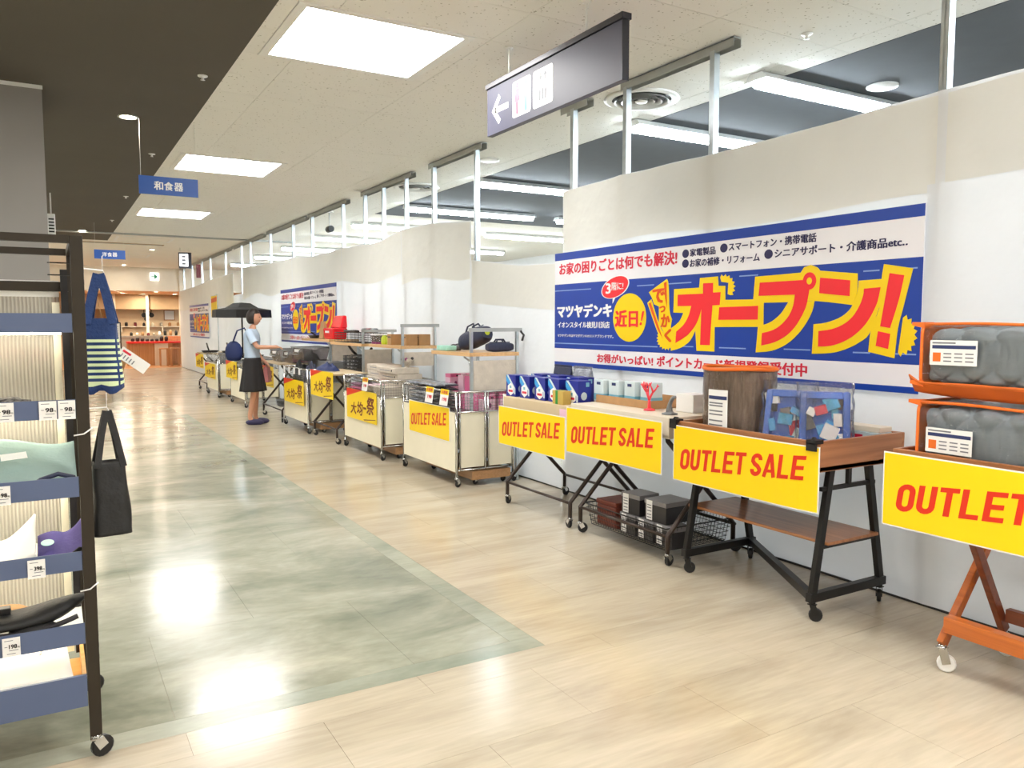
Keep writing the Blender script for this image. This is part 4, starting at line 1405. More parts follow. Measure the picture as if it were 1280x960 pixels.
def bagged_tray(loc, label, rz, tilt, nm='bagged_play_set'):
    t = thing(nm, label, 'toy set', loc, rz)
    # tray: shallow open dish standing on edge, leaning back; local face to -X
    w, h, d = 0.25, 0.34, 0.06

    def tl(x, y, z):
        return (x + z * tilt, y, z)
    k = MB()
    for a in ((-d, 0, -w / 2, -w / 2 + 0.035, 0, h), (-d, 0, w / 2 - 0.035, w / 2, 0, h), (-d, 0, -w / 2 + 0.035, w / 2 - 0.035, 0, 0.035), (-d, 0, -w / 2 + 0.035, w / 2 - 0.035, h - 0.035, h), (-0.012, 0, -w / 2 + 0.035, w / 2 - 0.035, 0.035, h - 0.035)):
        x0, x1, y0, y1, z0, z1 = a
        n0 = len(k.v)
        k.box(*a)
        k.v[n0:] = [tl(*v) for v in k.v[n0:]]
    k.build('blue_frame', M['blue_tub'], t, bevel=0.01)
    cols = ['sky_blue', 'p_white', 'cyan', 'sky_blue', 'p_white', 'stone', 'p_white', 'sky_blue', 'black_box', 'cyan', 'b_crimson', 'p_white']
    for i in range(12):
        y = rnd.uniform(-0.10, 0.06)
        z = 0.03 + rnd.uniform(0, 0.23)
        a, b = rnd.uniform(0.03, 0.08), rnd.uniform(0.03, 0.09)
        x = -0.03 - rnd.uniform(0, 0.06)
        n0 = MB()
        n0.box(x, x + 0.016, y, y + a, z, z + b)
        an = rnd.uniform(-0.5, 0.5)
        cy, cz = y + a / 2, z + b / 2
        n0.v = [tl(v[0], cy + (v[1] - cy) * math.cos(an) - (v[2] - cz) * math.sin(an), cz + (v[1] - cy) * math.sin(an) + (v[2] - cz) * math.cos(an)) for v in n0.v]
        n0.build('packed_toy', M[cols[i]], t, bevel=0.003)

    def fl(a, b):
        an = 2 * math.pi * a
        zz = -0.0 + 0.39 * b
        c, s = math.cos(an), math.sin(an)
        pin = 1 - 0.55 * max(0, b - 0.86) / 0.14
        n = 0.012 * noise.noise(Vector((c * 4, s * 4, b * 7 + loc[1])))
        return tl(-0.04 + (0.065 + n) * math.copysign(abs(c) ** 0.4, c) * pin, (0.14 + n) * math.copysign(abs(s) ** 0.4, s), zz)
    MB().grid(fl, 48, 26).build('clear_bag', M['film_bag'], t)
    return t


bagged_tray((3.44, 2.91, 0.80), 'clear bag of blue toys leaning on the brown rug roll, left one of the two', R(24), 0.25)
bagged_tray((3.50, 2.72, 0.80), 'right one of the two clear bags with blue toy trays', R(40), 0.30)
# wire pen basket and long box at the back of the tray
t = thing('wire_basket', 'small tall black wire basket behind the bagged blue trays', 'basket', (3.70, 2.78, 0.797))
k = MB()
for z in (0.0, 0.06, 0.12, 0.18, 0.235):
    k.tube([(-0.05, -0.05, z), (0.05, -0.05, z), (0.05, 0.05, z), (-0.05, 0.05, z)], 0.0025, 5, closed=True)
for i in range(6):
    q = -0.05 + 0.02 * i
    for p in ((q, -0.05), (q, 0.05), (-0.05, q), (0.05, q)):
        k.tube([(p[0], p[1], 0), (p[0], p[1], 0.235)], 0.0018, 4)
k.build('wire_mesh', M['black_wire'], t)['kind'] = 'stuff'
t = thing('long_box', 'long pale product box lying at the back of the brown tray', 'box', (3.80, 2.575, 0.86))
k = MB().hexa([(-0.06, 0, 0), (0.06, 0, 0), (0.06, 0.36, 0), (-0.06, 0.36, 0)], [(-0.06, 0, 0.065), (0.06, 0, 0.065), (0.06, 0.36, 0.065), (-0.06, 0.36, 0.065)])
k.build('box', M['pale_box'], t, bevel=0.003)
B(-0.045, 0.06, 0.0, 0.36, 0.066, 0.095).build('cream_lid', M['table_white'], t, bevel=0.004)
f = fr_wall(-0.06, 0.36, 0)
MB().prism(rect(0.20, 0.27, 0.012, 0.05), f, 0, 0.001).build('red_mark', M['b_crimson'], t)
MB().prism(rect(0.29, 0.34, 0.02, 0.035), f, 0, 0.001).build('grey_mark', M['ink_soft'], t)
t = thing('support_block', 'plain brown carton lifting the long pale box', 'box', (3.80, 2.6, 0.797))
B(-0.05, 0.05, 0, 0.28, 0, 0.061).build('carton', M['cardboard'], t)


# ================================================================ folding tables
def folding_table(name, label, loc, L, D=0.64, top=0.80, topm='table_white', thick=0.02, group=None, rail=True):
    t = thing(name, label, 'table', loc, group=group)
    for y in (0.05, L - 0.05):
        for s, a, b in ((0, 0.03, D - 0.05), (1, D - 0.03, 0.05)):
            yy = y + (0.018 if s else -0.018)
            pts = [(a, yy, 0.075), (a, yy, 0.19), (a + (b - a) * 0.06, yy, 0.225), (b, yy, top - 0.02), (b, yy, top)]
            MB().tube(pts, 0.016, 10).build('leg', M['brown_metal'], t)
            caster(t, a, yy, 0.08, 0.036, 'rubber', 'chrome', rnd.uniform(-1.5, 1.5))
    for x in (0.03, D - 0.03):
        MB().tube([(x, 0.05, 0.185), (x, L - 0.05, 0.185)], 0.011, 8).build('side_rail', M['brown_metal'], t)
    B(0, D, 0, L, top, top + thick).build('table_top', M[topm], t, bevel=0.004)
    return t


folding_table('folding_table', 'brown tube folding table with pale top and wire basket hung below', (3.23, 3.62, 0), 1.03, 0.66, 0.80, 'table_white', 0.02)
B_ = thing('top_box', 'pale wooden box platform forming the top of the nearer folding table', 'box', (3.21, 3.60, 0.822))
k = MB().box(0, 0.70, 0, 1.04, 0, 0.112)
k.build('platform', M['table_white'], B_, bevel=0.004)
folding_table('folding_table', 'brown tube folding table under the blue detergent cartons', (3.23, 4.68, 0), 1.02, 0.66, 0.80, 'table_white', 0.02)
t = thing('carton_block', 'long pale cardboard carton carrying the detergent boxes', 'box', (3.21, 4.67, 0.822))
MB().box(0, 0.62, 0, 0.94, 0, 0.085).build('carton', M['cardboard'], t, bevel=0.003)
MB().prism(rect(0.0, 0.05, 0.01, 0.10), fr_wall(0, 0.995, 0), -0.03, -0.028).build('flap_card', M['card'], t)
MB().prism(rect(0.83, 0.93, -0.01, 0.06), fr_wall(-0.001, 0.94, 0.0), 0, 0.0015).build('red_printed_label', M['pale_pink'], t)

# black wire basket slung below
t = thing('hanging_basket', 'flared black wire basket slung under the nearer folding table', 'basket', (3.27, 3.68, 0.075))
k = MB()
bx = lambda z: (0.035 * (1 - z / 0.15))
for z in (0.0, 0.03, 0.06, 0.09, 0.12, 0.15):
    e = bx(z)
    k.tube([(e, e, z), (0.58 - e, e, z), (0.58 - e, 0.86 - e, z), (e, 0.86 - e, z)], 0.0022 if z < 0.15 else 0.005, 5, closed=True)
for i in range(29):
    y = 0.035 + 0.79 * i / 28
    k.tube([(0.0, y, 0.15), (0.035, y, 0.0), (0.545, y, 0.0), (0.58, y, 0.15)], 0.0018, 4)
for i in range(17):
    x = 0.035 + 0.51 * i / 16
    k.tube([(x, 0.0, 0.15), (x, 0.035, 0.0), (x, 0.825, 0.0), (x, 0.86, 0.15)], 0.0018, 4)
k.build('wire_mesh', M['black_wire'], t)['kind'] = 'stuff'
t = thing('storage_box', 'rust brown lidded box at the far end of the slung wire basket', 'box', (3.33, 4.26, 0.08))
MB().box(0, 0.22, 0, 0.22, 0, 0.15).build('body', M['rust_box'], t, bevel=0.01)
MB().box(-0.004, 0.224, -0.004, 0.224, 0.15, 0.185).build('lid', M['rust_box'], t, bevel=0.008)


def gift_box(loc, label, w=0.17, d=0.15, h=0.14):
    t = thing('gift_box', label, 'box', loc, rnd.uniform(-0.06, 0.06), group='black boxes in the slung basket')
    MB().box(0, d, 0, w, 0, h * 0.78).build('body', M['black_box'], t, bevel=0.003)
    MB().box(-0.003, d + 0.003, -0.003, w + 0.003, h * 0.78, h).build('lid', M['grey_lid'], t, bevel=0.003)
    f = fr_wall(-0.003, w, 0)
    o = MB().prism(rect(0.02, 0.075, 0.008, h * 0.97), f, 0.0008, 0.002).build('white_label', M['card'], t)
    k = MB()
    for q in (0.15, 0.28, 0.45, 0.6, 0.72):
        k.prism(rect(0.027, 0.068, h * q, h * q + 0.006), f, 0.002, 0.0025)
    k.build('print_rows', M['ink_soft'], o)['kind'] = 'stuff'
    return t


gift_box((3.33, 4.05, 0.08), 'lower black box with white label, left of three in the slung basket')
gift_box((3.33, 3.87, 0.08), 'lower black box with white label, middle of the slung basket')
gift_box((3.33, 3.69, 0.08), 'lower black box with white label, nearest end of the slung basket')
gift_box((3.34, 4.02, 0.222), 'upper grey lidded black box, left one on the stack', 0.18, 0.17)
gift_box((3.34, 3.76, 0.222), 'upper grey lidded black box, right one on the stack', 0.20, 0.22)

# goods on table 2
t = thing('cardboard_tray', 'open shallow cardboard tray behind the red coral ornament', 'box', (3.42, 4.02, 0.935))
B(0, 0.42, 0, 0.60, 0, 0.004).build('base', M['kraft'], t)
for a in ((0, 0.004, 0, 0.60), (0.416, 0.42, 0, 0.60), (0.004, 0.416, 0, 0.004), (0.004, 0.416, 0.596, 0.60)):
    B(*a, 0.004, 0.055).build('wall', M['kraft'], t)
for i, (x, y, r, lab) in enumerate([(3.44, 4.56, 0.0, 'pale blue tissue carton, leftmost of four beside the detergent'), (3.47, 4.42, 0, 'pale blue tissue carton, second from the left'), (3.5, 4.28, 0, 'pale blue tissue carton, third from the left'), (3.53, 4.14, 0, 'pale blue tissue carton, rightmost of four')]):
    t = thing('tissue_carton', lab, 'box', (x, y, 0.941), group='pale cartons in the cardboard tray')
    w, d, h = 0.115, 0.10, 0.155
    B(0, d, 0, w, 0, h).build('carton', M['pale_box'], t, bevel=0.002)
    f = fr_wall(0, w, 0)
    MB().prism(rect(0, w, 0.01, 0.055), f, 0, 0.001).build('blue_fade_band', M['teal'], t)
    MB().prism(rect(0.035, 0.08, 0.12, 0.14), f, 0, 0.001).build('dark_logo', M['ink_navy'], t)
    MB().prism(rect(0, d, 0.01, 0.055), fr_front(0, 0, 0), 0, 0.001).build('blue_fade_band', M['teal'], t)
t = thing('coral_ornament', 'bright red branching coral ornament on the folding table', 'ornament', (3.38, 3.98, 0.936))
k = MB()
rc = random.Random(5)


def branch(p, d, l, r, n):
    q = p + d * l
    k.tube([p, p + d * l * 0.5 + Vector((rc.uniform(-.004, .004), rc.uniform(-.004, .004), 0)), q], [r, r * 0.85, r * 0.7], 7)
    if n <= 0: return
    for sgn in ((-1, 1) if n < 3 else (-1, 0, 1)):
        dd = (d * 0.8 + Vector((rc.uniform(-.3, .3), sgn * rc.uniform(0.45, 0.8), rc.uniform(0.25, .6)))).normalized()
        branch(q, dd, l * rc.uniform(0.62, 0.85), r * 0.72, n - 1)


branch(Vector((0, 0, 0)), Vector((0.0, 0.05, 1)), 0.07, 0.013, 3)
k.lathe([(0.04, 0), (0.035, 0.008), (0.015, 0.014)], n=16)
k.build('coral', M['coral'], t)
t = thing('stone_tap_ornament', 'grey curved stoneware ornament beside the white box', 'ornament', (3.34, 3.74, 0.936))
k = MB()
k.tube([(0, 0, 0.0), (0, 0.005, 0.03), (0, 0, 0.06), (0, -0.012, 0.085), (0, -0.03, 0.105), (0, -0.048, 0.112), (0, -0.056, 0.106)], [0.026, 0.02, 0.014, 0.013, 0.012, 0.009, 0.004], 12)
k.lathe([(0.05, 0), (0.05, 0.006), (0.028, 0.012), (0.02, 0.02)], n=18)
k.build('body', M['stone'], t)
t = thing('white_box', 'plain white carton left of the rug roll', 'box', (3.50, 3.70, 0.936))
B(0, 0.16, 0, 0.16, 0, 0.115).build('carton', M['white_plastic'], t, bevel=0.003)
MB().box(0.155, 0.17, -0.035, -0.01, 0, 0.12).build('black_insert', M['black'], t)

# goods on table 1: detergent cartons
def blue_carton(loc, label, rz=0.0, emblem=True, w=0.15, d=0.12, h=0.175):
    t = thing('detergent_carton', label, 'box', loc, rz, group='deep blue detergent cartons')
    # sloped house-like top
    k = MB()
    k.add([(0, 0, 0), (d, 0, 0), (d, w, 0), (0, w, 0), (0, 0, h), (d, 0, h), (d, w, h), (0, w, h)], [(3, 2, 1, 0), (4, 5, 6, 7), (0, 1, 5, 4), (1, 2, 6, 5), (2, 3, 7, 6), (3, 0, 4, 7)])
    k.build('carton', M['blue_box'], t, bevel=0.002)
    f = fr_wall(0, w, 0)
    MB().prism([(0.0, h * 0.98), (0.0, h * 0.72), (w * 0.42, h * 0.40), (w * 0.52, h * 0.60)], f, 0, 0.001).build('cyan_chevron', M['cyan'], t)
    MB().prism([(0.04 * w, h * 0.99), (0.22 * w, h * 0.99), (0.98 * w, h * 0.38), (0.98 * w, 0.02), (0.86 * w, 0.02), (0.86 * w, h * 0.36)], f, 0.0003, 0.0013).build('pale_chevron', M['pale_box'], t)
    hx = [(w * 0.5 + w * 0.36 * math.cos(R(a)), h * 0.33 + h * 0.30 * math.sin(R(a))) for a in range(30, 390, 60)]
    o = MB().prism(hx, f, 0.001, 0.002).build('white_hexagon', M['p_white'], t)
    MB().prism(rect(w * 0.28, w * 0.72, h * 0.20, h * 0.30), f, 0.002, 0.0026).build('pink_print', M['b_crimson'], o)
    MB().prism(rect(w * 0.40, w * 0.58, h * 0.38, h * 0.50), f, 0.002, 0.0026).build('blue_print', M['teal'], o)
    if emblem:
        g = fr_front(0, 0, 0)
        MB().prism([(d * 0.45 + 0.028 * math.cos(R(a)), h * 0.36 + 0.03 * math.sin(R(a))) for a in range(0, 360, 30)], g, 0, 0.001).build('round_emblem', M['pale_box'], t)
        MB().prism(rect(d * 0.6, d * 0.85, h * 0.75, h * 0.93), g, 0, 0.001).build('small_panel', M['teal'], t)
    return t


for i, (y, lab) in enumerate([(5.50, 'blue detergent carton, leftmost of the front row'), (5.30, 'blue detergent carton, second of the front row'), (5.09, 'blue detergent carton, third of the front row'), (4.91, 'blue detergent carton behind the small gold box')]):
    blue_carton((3.26 + 0.01 * i, y, 0.909), lab, 0.0)
blue_carton((3.31, 4.69, 0.909), 'blue detergent carton with a round emblem, rightmost one', 0.05)
for i, (x, y, lab) in enumerate([(3.43, 5.36, 'plain blue carton in the back row, left'), (3.43, 5.12, 'plain blue carton in the back row, middle'), (3.44, 4.86, 'plain blue carton in the back row, right')]):
    blue_carton((x, y, 0.909), lab, 0.0, True, 0.17, 0.14, 0.185)
for i, (x, y, c, lab) in enumerate([(3.62, 5.28, 'navy2', 'dusky blue refill pouch standing at the back left'), (3.62, 5.0, 'silver', 'silvery refill pouch standing at the back right')]):
    t = thing('refill_pouch', lab, 'pouch', (x, y, 0.909), group='refill pouches behind the cartons')
    MB().hexa([(0, 0, 0), (0.09, 0, 0), (0.09, 0.26, 0), (0, 0.26, 0)], [(0.04, 0.005, 0.235), (0.05, 0.005, 0.235), (0.05, 0.255, 0.235), (0.04, 0.255, 0.235)]).build('pouch', M[c], t, bevel=0.01)
    MB().box(0.042, 0.048, 0.005, 0.255, 0.235, 0.255).build('seal_strip', M[c], t)
t = thing('gold_box', 'small gold box with a green centre stripe', 'box', (3.225, 4.76, 0.909))
B(0, 0.07, 0, 0.14, 0, 0.10).build('carton', M['gold_box'], t, bevel=0.002)
B(-0.001, 0.071, 0.07, 0.10, 0, 0.101).build('green_stripe', M['green_box'], t)


# ================================================================ CHROME WAGONS
def make_wagon(L=1.24, D=0.60):
    t = thing('chrome_wagon', 'x', 'wagon')
    ALL.append(t)
    H = 0.875
    def rod(pts, r=0.011, nm='rail', n=8, m='chrome'):
        return MB().tube(pts, r, n).build(nm, M[m], t)
    for x, y in ((0, 0), (D, 0), (0, L), (D, L)):
        rod([(x, y, 0.085), (x, y, H)], 0.0125, 'post', 10)
        caster(t, x, y, 0.09, 0.034, 'rubber', 'chrome', 0.5)
    rod([(D * 0.5, 0, 0.15), (D * 0.5, 0, H)], 0.011, 'post')
    rod([(0.035, 0, 0.15), (0.035, 0, H)], 0.008, 'post')
    rod([(D * 0.55, 0, 0.15), (D * 0.55, 0, H)], 0.007, 'post')
    for z in (0.155, 0.69, H):
        for a, b in (((0, 0), (0, L)), ((0, 0), (D, 0)), ((D, 0), (D, L)), ((0, L), (D, L))):
            rod([(a[0], a[1], z), (b[0], b[1], z)], 0.008 if z < H else 0.010)
    f = MB().box(-0.008, -0.004, 0.015, L - 0.015, 0.14, 0.69)
    f.build('front_panel', M['cream_panel'], t)
    for x0, x1 in ((0.045, D * 0.5 - 0.012), (D * 0.55 + 0.01, D - 0.015)):
        MB().box(x0, x1, 0.004, 0.008, 0.175, 0.69).build('side_panel', M['cream_panel'], t)
    MB().box(0.02, D - 0.02, L - 0.008, L - 0.004, 0.165, 0.69).build('side_panel', M['cream_panel'], t)
    MB().box(D - 0.008, D - 0.004, 0.015, L - 0.015, 0.165, 0.69).build('back_panel', M['cream_panel'], t)
    B(0.012, D - 0.012, 0.012, L - 0.012, 0.655, 0.665).build('basket_floor', M['wire'], t)
    k = MB()
    for z in (0.715, 0.742, 0.77, 0.80, 0.828, 0.852):
        k.tube([(0, 0, z), (D, 0, z), (D, L, z), (0, L, z)], 0.0016, 4, closed=True)
    n = 40
    for i in range(n + 1):
        y = L * i / n
        for x in (0, D):
            k.tube([(x, y, 0.69), (x, y, H)], 0.0014, 4)
    for i in range(22):
        x = D * i / 21
        for y in (0, L):
            k.tube([(x, y, 0.69), (x, y, H)], 0.0014, 4)
    k.build('wire_mesh', M['wire'], t)['kind'] = 'stuff'
    return t


wg = make_wagon()
wg.location = (3.185, 6.43, 0)
wg['label'] = 'nearest chrome wire wagon with cream panels, full of pink cartons'
wg['group'] = 'chrome wire wagons along the hoarding'
copy_tree(wg, loc=(3.11, 8.12, 0), label='second chrome wire wagon, with oatmeal coloured cartons piled on top')
copy_tree(wg, loc=(3.02, 10.64, 0), label='third chrome wire wagon, with dark clothing under smoky plastic cases')
copy_tree(wg, loc=(3.0, 14.55, 0), label='fourth chrome wire wagon, behind the standing person')
copy_tree(wg, loc=(2.95, 16.85, 0), label='farthest chrome wire wagon, left of the standing person')


def make_dolly():
    t = thing('wooden_dolly', 'x', 'dolly', group='wooden dollies under the wagons')
    ALL.append(t)
    B(0, 0.012, 0, 1.04, 0.055, 0.135).build('front_board', M['dolly'], t)
    B(0.012, 0.41, 0, 1.04, 0.115, 0.135).build('deck', M['dolly'], t)
    B(0.012, 0.41, 0, 0.012, 0.055, 0.115).build('end_board', M['dolly'], t)
    B(0.012, 0.44, 1.028, 1.04, 0.055, 0.115).build('end_board', M['dolly'], t)
    for x, y in ((0.05, 0.06), (0.35, 0.06), (0.05, 0.98), (0.35, 0.98)):
        caster(t, x, y, 0.113, 0.03, 'rubber', 'chrome', 0.3)
    return t


dl = make_dolly()
dl.location = (3.34, 6.42, 0)
dl['label'] = 'brown board dolly pushed under the nearest chrome wagon'
copy_tree(dl, loc=(3.27, 8.12, 0), label='brown board dolly under the second chrome wagon')
copy_tree(dl, loc=(3.18, 10.6, 0), label='brown board dolly under the third chrome wagon')
copy_tree(dl, loc=(3.10, 16.8, 0), label='brown board dolly under the farthest chrome wagon')

# contents of wagon 1
def soft_pack(loc, label, sx, sy, sz, m, rz=0.0, name='flat_pack', group='flat film packs in the wagon'):
    t = thing(name, label, 'pack', loc, rz, group=group)

    def fn(a, b):
        an = 2 * math.pi * b
        c, s = math.cos(an), math.sin(an)
        e = 0.45
        y = sy * (a - 0.5)
        q = 1 - abs(2 * a - 1) ** 5 * 0.6
        n = 0.12 * noise.noise(Vector((a * 4 + loc[0] * 9, b * 7, loc[2] * 20)))
        return (sx / 2 * math.copysign(abs(c) ** e, c), y, sz / 2 + sz / 2 * (1 + n) * math.copysign(abs(s) ** 0.7, s) * q)
    k = MB().grid(fn, 14, 20)
    k.build('pack', M[m], t)
    k = MB().box(-sx / 2 * 0.9, sx / 2 * 0.9, -sy / 2 - 0.015, -sy / 2 + 0.004, sz * 0.45, sz * 0.5)
    k.build('seal_strip', M[m], t)
    return t


n_ = 0
words = ['lowest', 'second', 'third', 'fourth', 'fifth', 'topmost']
for sidx, (x, y, sx, sy) in enumerate([(3.33, 7.43, 0.24, 0.34), (3.33, 7.08, 0.24, 0.32)]):
    for kx in range(6):
        soft_pack((x + rnd.uniform(-.01, .01), y + rnd.uniform(-.01, .01), 0.668 + 0.043 * kx), '%s silver film pack in the %s pile of the nearest wagon' % (words[kx], ('far', 'near')[sidx]), sx, sy, 0.04, 'silver', rnd.uniform(-.06, .06))


def pink_carton(loc, label, w, d, h, front, side, rz=0.0):
    t = thing('pink_carton', label, 'box', loc, rz, group='pink cartons in the nearest wagon')
    B(0, d, 0, w, 0, h).build('carton', M[side], t, bevel=0.002)
    f = fr_front(0, 0, 0)
    g = fr_wall(0, w, 0)
    MB().prism(rect(0.004, d - 0.004, 0.006, h * 0.80), f, 0, 0.001).build('front_print', M[front], t)
    MB().prism([(d * .5 + 0.016 * math.cos(R(a)), h * .42 + 0.024 * math.sin(R(a))) for a in range(0, 360, 40)], f, 0.001, 0.0016).build('mauve_flower', M['mauve'], t)
    MB().prism(rect(0.004, w - 0.004, 0.006, h * 0.78), g, 0, 0.001).build('side_print', M[front], t)
    MB().prism(rect(d * .55, d * .8, h * .84, h * .93), f, 0.0, 0.0014).build('dark_mark', M['ink'], t)


cn = ['farthest', 'second farthest', 'third', 'fourth', 'fifth', 'nearest']
for r_, (x, z, row) in enumerate([(3.50, 0.668, 'front lower'), (3.50, 0.83, 'front upper'), (3.66, 0.668, 'back lower'), (3.66, 0.83, 'back upper')]):
    for c_ in range(6):
        y = 7.20 - 0.145 * c_
        if z > 0.8 and c_ in (1,) and x < 3.6: continue
        pink_carton((x, y, z), '%s pink carton of the %s row in the nearest wagon' % (cn[c_], row), 0.12, 0.12, 0.158 if z < 0.8 else 0.165, 'pale_pink' if (c_ + r_) % 2 else 'pink', 'pink' if (c_ + r_) % 3 else 'pale_pink')


def tag_card(loc, label, w=0.17, h=0.15, rz=0.0):
    t = thing('price_card', label, 'price card', loc, rz, group='white and yellow price cards')
    f = lambda u, v, w_: (-w_ + (v - 0.07) * 0.15, -u, v)
    o = MB().prism(rect(0, w, 0, h), f, 0, 0.002).build('card', M['card'], t)
    MB().prism(rect(0, w, h * 0.66, h), f, 0.002, 0.0028).build('yellow_header', M['yellow'], t)
    put(MB(), fit(cjk('お買得', 0.02), (0.02, w - 0.02, h * 0.72, h * 0.92)), f, 0.0034).build('red_lettering', M['b_crimson'], t)
    put(MB(), fit(cjk('198', 0.03), (w * 0.3, w * 0.85, h * 0.28, h * 0.5)), f, 0.0026).build('price', M['b_crimson'], t)
    return t


tag_card((3.15, 7.03, 0.745), 'price card with yellow header, left of the pair on the nearest wagon')
tag_card((3.15, 6.70, 0.745), 'price card with yellow header, right of the pair on the nearest wagon')
tag_card((3.075, 8.62, 0.745), 'price card with yellow header on the second wagon')

# contents of wagon 2
for kx in range(3):
    for j2 in range(2):
        t = thing('linen_carton', '%s oatmeal carton of the %s pile on the second wagon' % (('lowest', 'middle', 'top')[kx], ('near', 'far')[j2]), 'box', (3.36 - 0.05 * kx * (j2 == 0) + 0.02 * kx, 8.16 + 0.60 * j2 + 0.02 * kx, 0.80 + 0.071 * kx), rnd.uniform(-0.04, 0.04), group='oatmeal cartons on the second wagon')
        B(0, 0.30, 0, 0.56, 0, 0.068).build('carton', M['oat'], t, bevel=0.008)
        MB().prism(rect(0.12, 0.42, 0.028, 0.036), fr_wall(0, 0.56, 0), 0, 0.001).build('dark_print', M['ink_soft'], t)
        MB().lathe([(0.012, -0.004), (0.012, 0.001)], c=(0, 0.09, 0.035), axis='X', n=10).build('snap_button', M['ink'], t)
for kx in range(4):
    soft_pack((3.27 + 0.01 * kx, 9.12, 0.668 + 0.045 * kx), '%s film pack at the far end of the second wagon' % words[kx], 0.26, 0.34, 0.043, ('silver', 'pink', 'mauve', 'silver')[kx], rnd.uniform(-.1, .1), group='film packs in the second wagon')
for kx in range(3):
    soft_pack((3.27 + 0.01 * kx, 8.72, 0.668 + 0.045 * kx), '%s film pack in the middle of the second wagon' % words[kx], 0.24, 0.3, 0.043, ('silver', 'maroon', 'pale_pink')[kx], rnd.uniform(-.1, .1), group='film packs in the second wagon')
t = thing('storage_basket', 'pale wooden crate filling the near end of the second wagon', 'crate', (3.14, 8.15, 0.668))
B(0, 0.55, 0, 0.5, 0, 0.128).build('crate', M['oat'], t, bevel=0.004)
t = thing('storage_basket', 'pale wooden crate in the back of the second wagon', 'crate', (3.42, 8.67, 0.668))
B(0, 0.27, 0, 0.62, 0, 0.128).build('crate', M['oat'], t, bevel=0.004)
t = thing('flower_ornament', 'small twisted flower ornament on the oatmeal cartons', 'ornament', (3.5, 8.3, 1.012))
k = MB()
for i in range(7):
    a = i * 0.9
    k.tube([(0, 0, 0.0), (0.03 * math.cos(a), 0.05 * math.sin(a), 0.04), (0.05 * math.cos(a + .5), 0.10 * math.sin(a + .5), 0.05 + 0.008 * i)], [0.006, 0.012, 0.02], 7)
k.build('stems', M['oat'], t)
for i in range(5):
    a = i * 1.25
    MB().ball((0.05 * math.cos(a), 0.10 * math.sin(a), 0.07 + 0.008 * i), 0.018, n=10).build('bud', M['mauve'] if i % 2 else M['ink'], t)


# ================================================================ UPPER SHELF UNITS behind the wagons
def shelf_unit(y0, y1, x0, x1, zs, ztop, zb, label, bars=True):
    """overshelf: two end frames of two uprights, a board, beige end panel"""
    t = thing('shelf_unit', label, 'shelf', (x0, y0, 0))
    D_ = x1 - x0
    L_ = y1 - y0
    py = 0.02
    for x, zf in ((0.02, zb), (D_, 0.0)):
        MB().box(x - 0.013, x + 0.013, py - 0.013, py + 0.013, zf, ztop if bars else zs).build('upright', M['galv'], t)
    MB().box(D_ - 0.013, D_ + 0.013, L_ - 0.033, L_ - 0.007, 0.0, zs).build('upright', M['galv'], t)
    if bars:
        B(0.0, D_ + 0.05, py - 0.014, py + 0.014, ztop - 0.035, ztop).build('top_bar', M['track'], t)
    MB().tube([(0.02, py, zs - 0.12), (0.02, py + 0.05, zs - 0.04), (0.02, py + 0.14, zs - 0.012)], 0.010, 8).build('bracket', M['galv'], t)
    MB().box(0.035, D_ - 0.015, py - 0.003, py + 0.003, max(zs - 0.34, zb + 0.01 if zb > 0.9 else 0), zs - 0.04).build('end_panel', M['oat'], t)
    B(-0.01, D_ + 0.013, 0, L_, zs, zs + 0.035).build('shelf_board', M['beech'], t, bevel=0.003)
    return t


shelf_unit(6.45, 7.29, 3.34, 3.85, 1.20, 1.463, 0.668, 'beech shelf on steel uprights above the nearest wagon')
shelf_unit(8.28, 9.32, 3.42, 3.84, 1.22, 1.50, 1.014, 'beech shelf on steel uprights above the second wagon')
shelf_unit(9.58, 10.86, 3.42, 3.84, 1.215, 1.43, 0.887, 'beech shelf with black wire baskets above the folding table')
shelf_unit(10.92, 12.30, 3.42, 3.84, 1.245, 1.43, 0.968, 'beech shelf with the red case, farthest of the four', False)
t = thing('umbrella_hook', 'black hook on the right upright of the nearest shelf unit', 'hook', (3.895, 6.465, 1.415))
MB().tube([(-0.01, 0.0, 0.02), (0.01, -0.03, -0.02), (-0.02, -0.05, -0.07)], 0.011, 8).build('hook', M['black'], t)


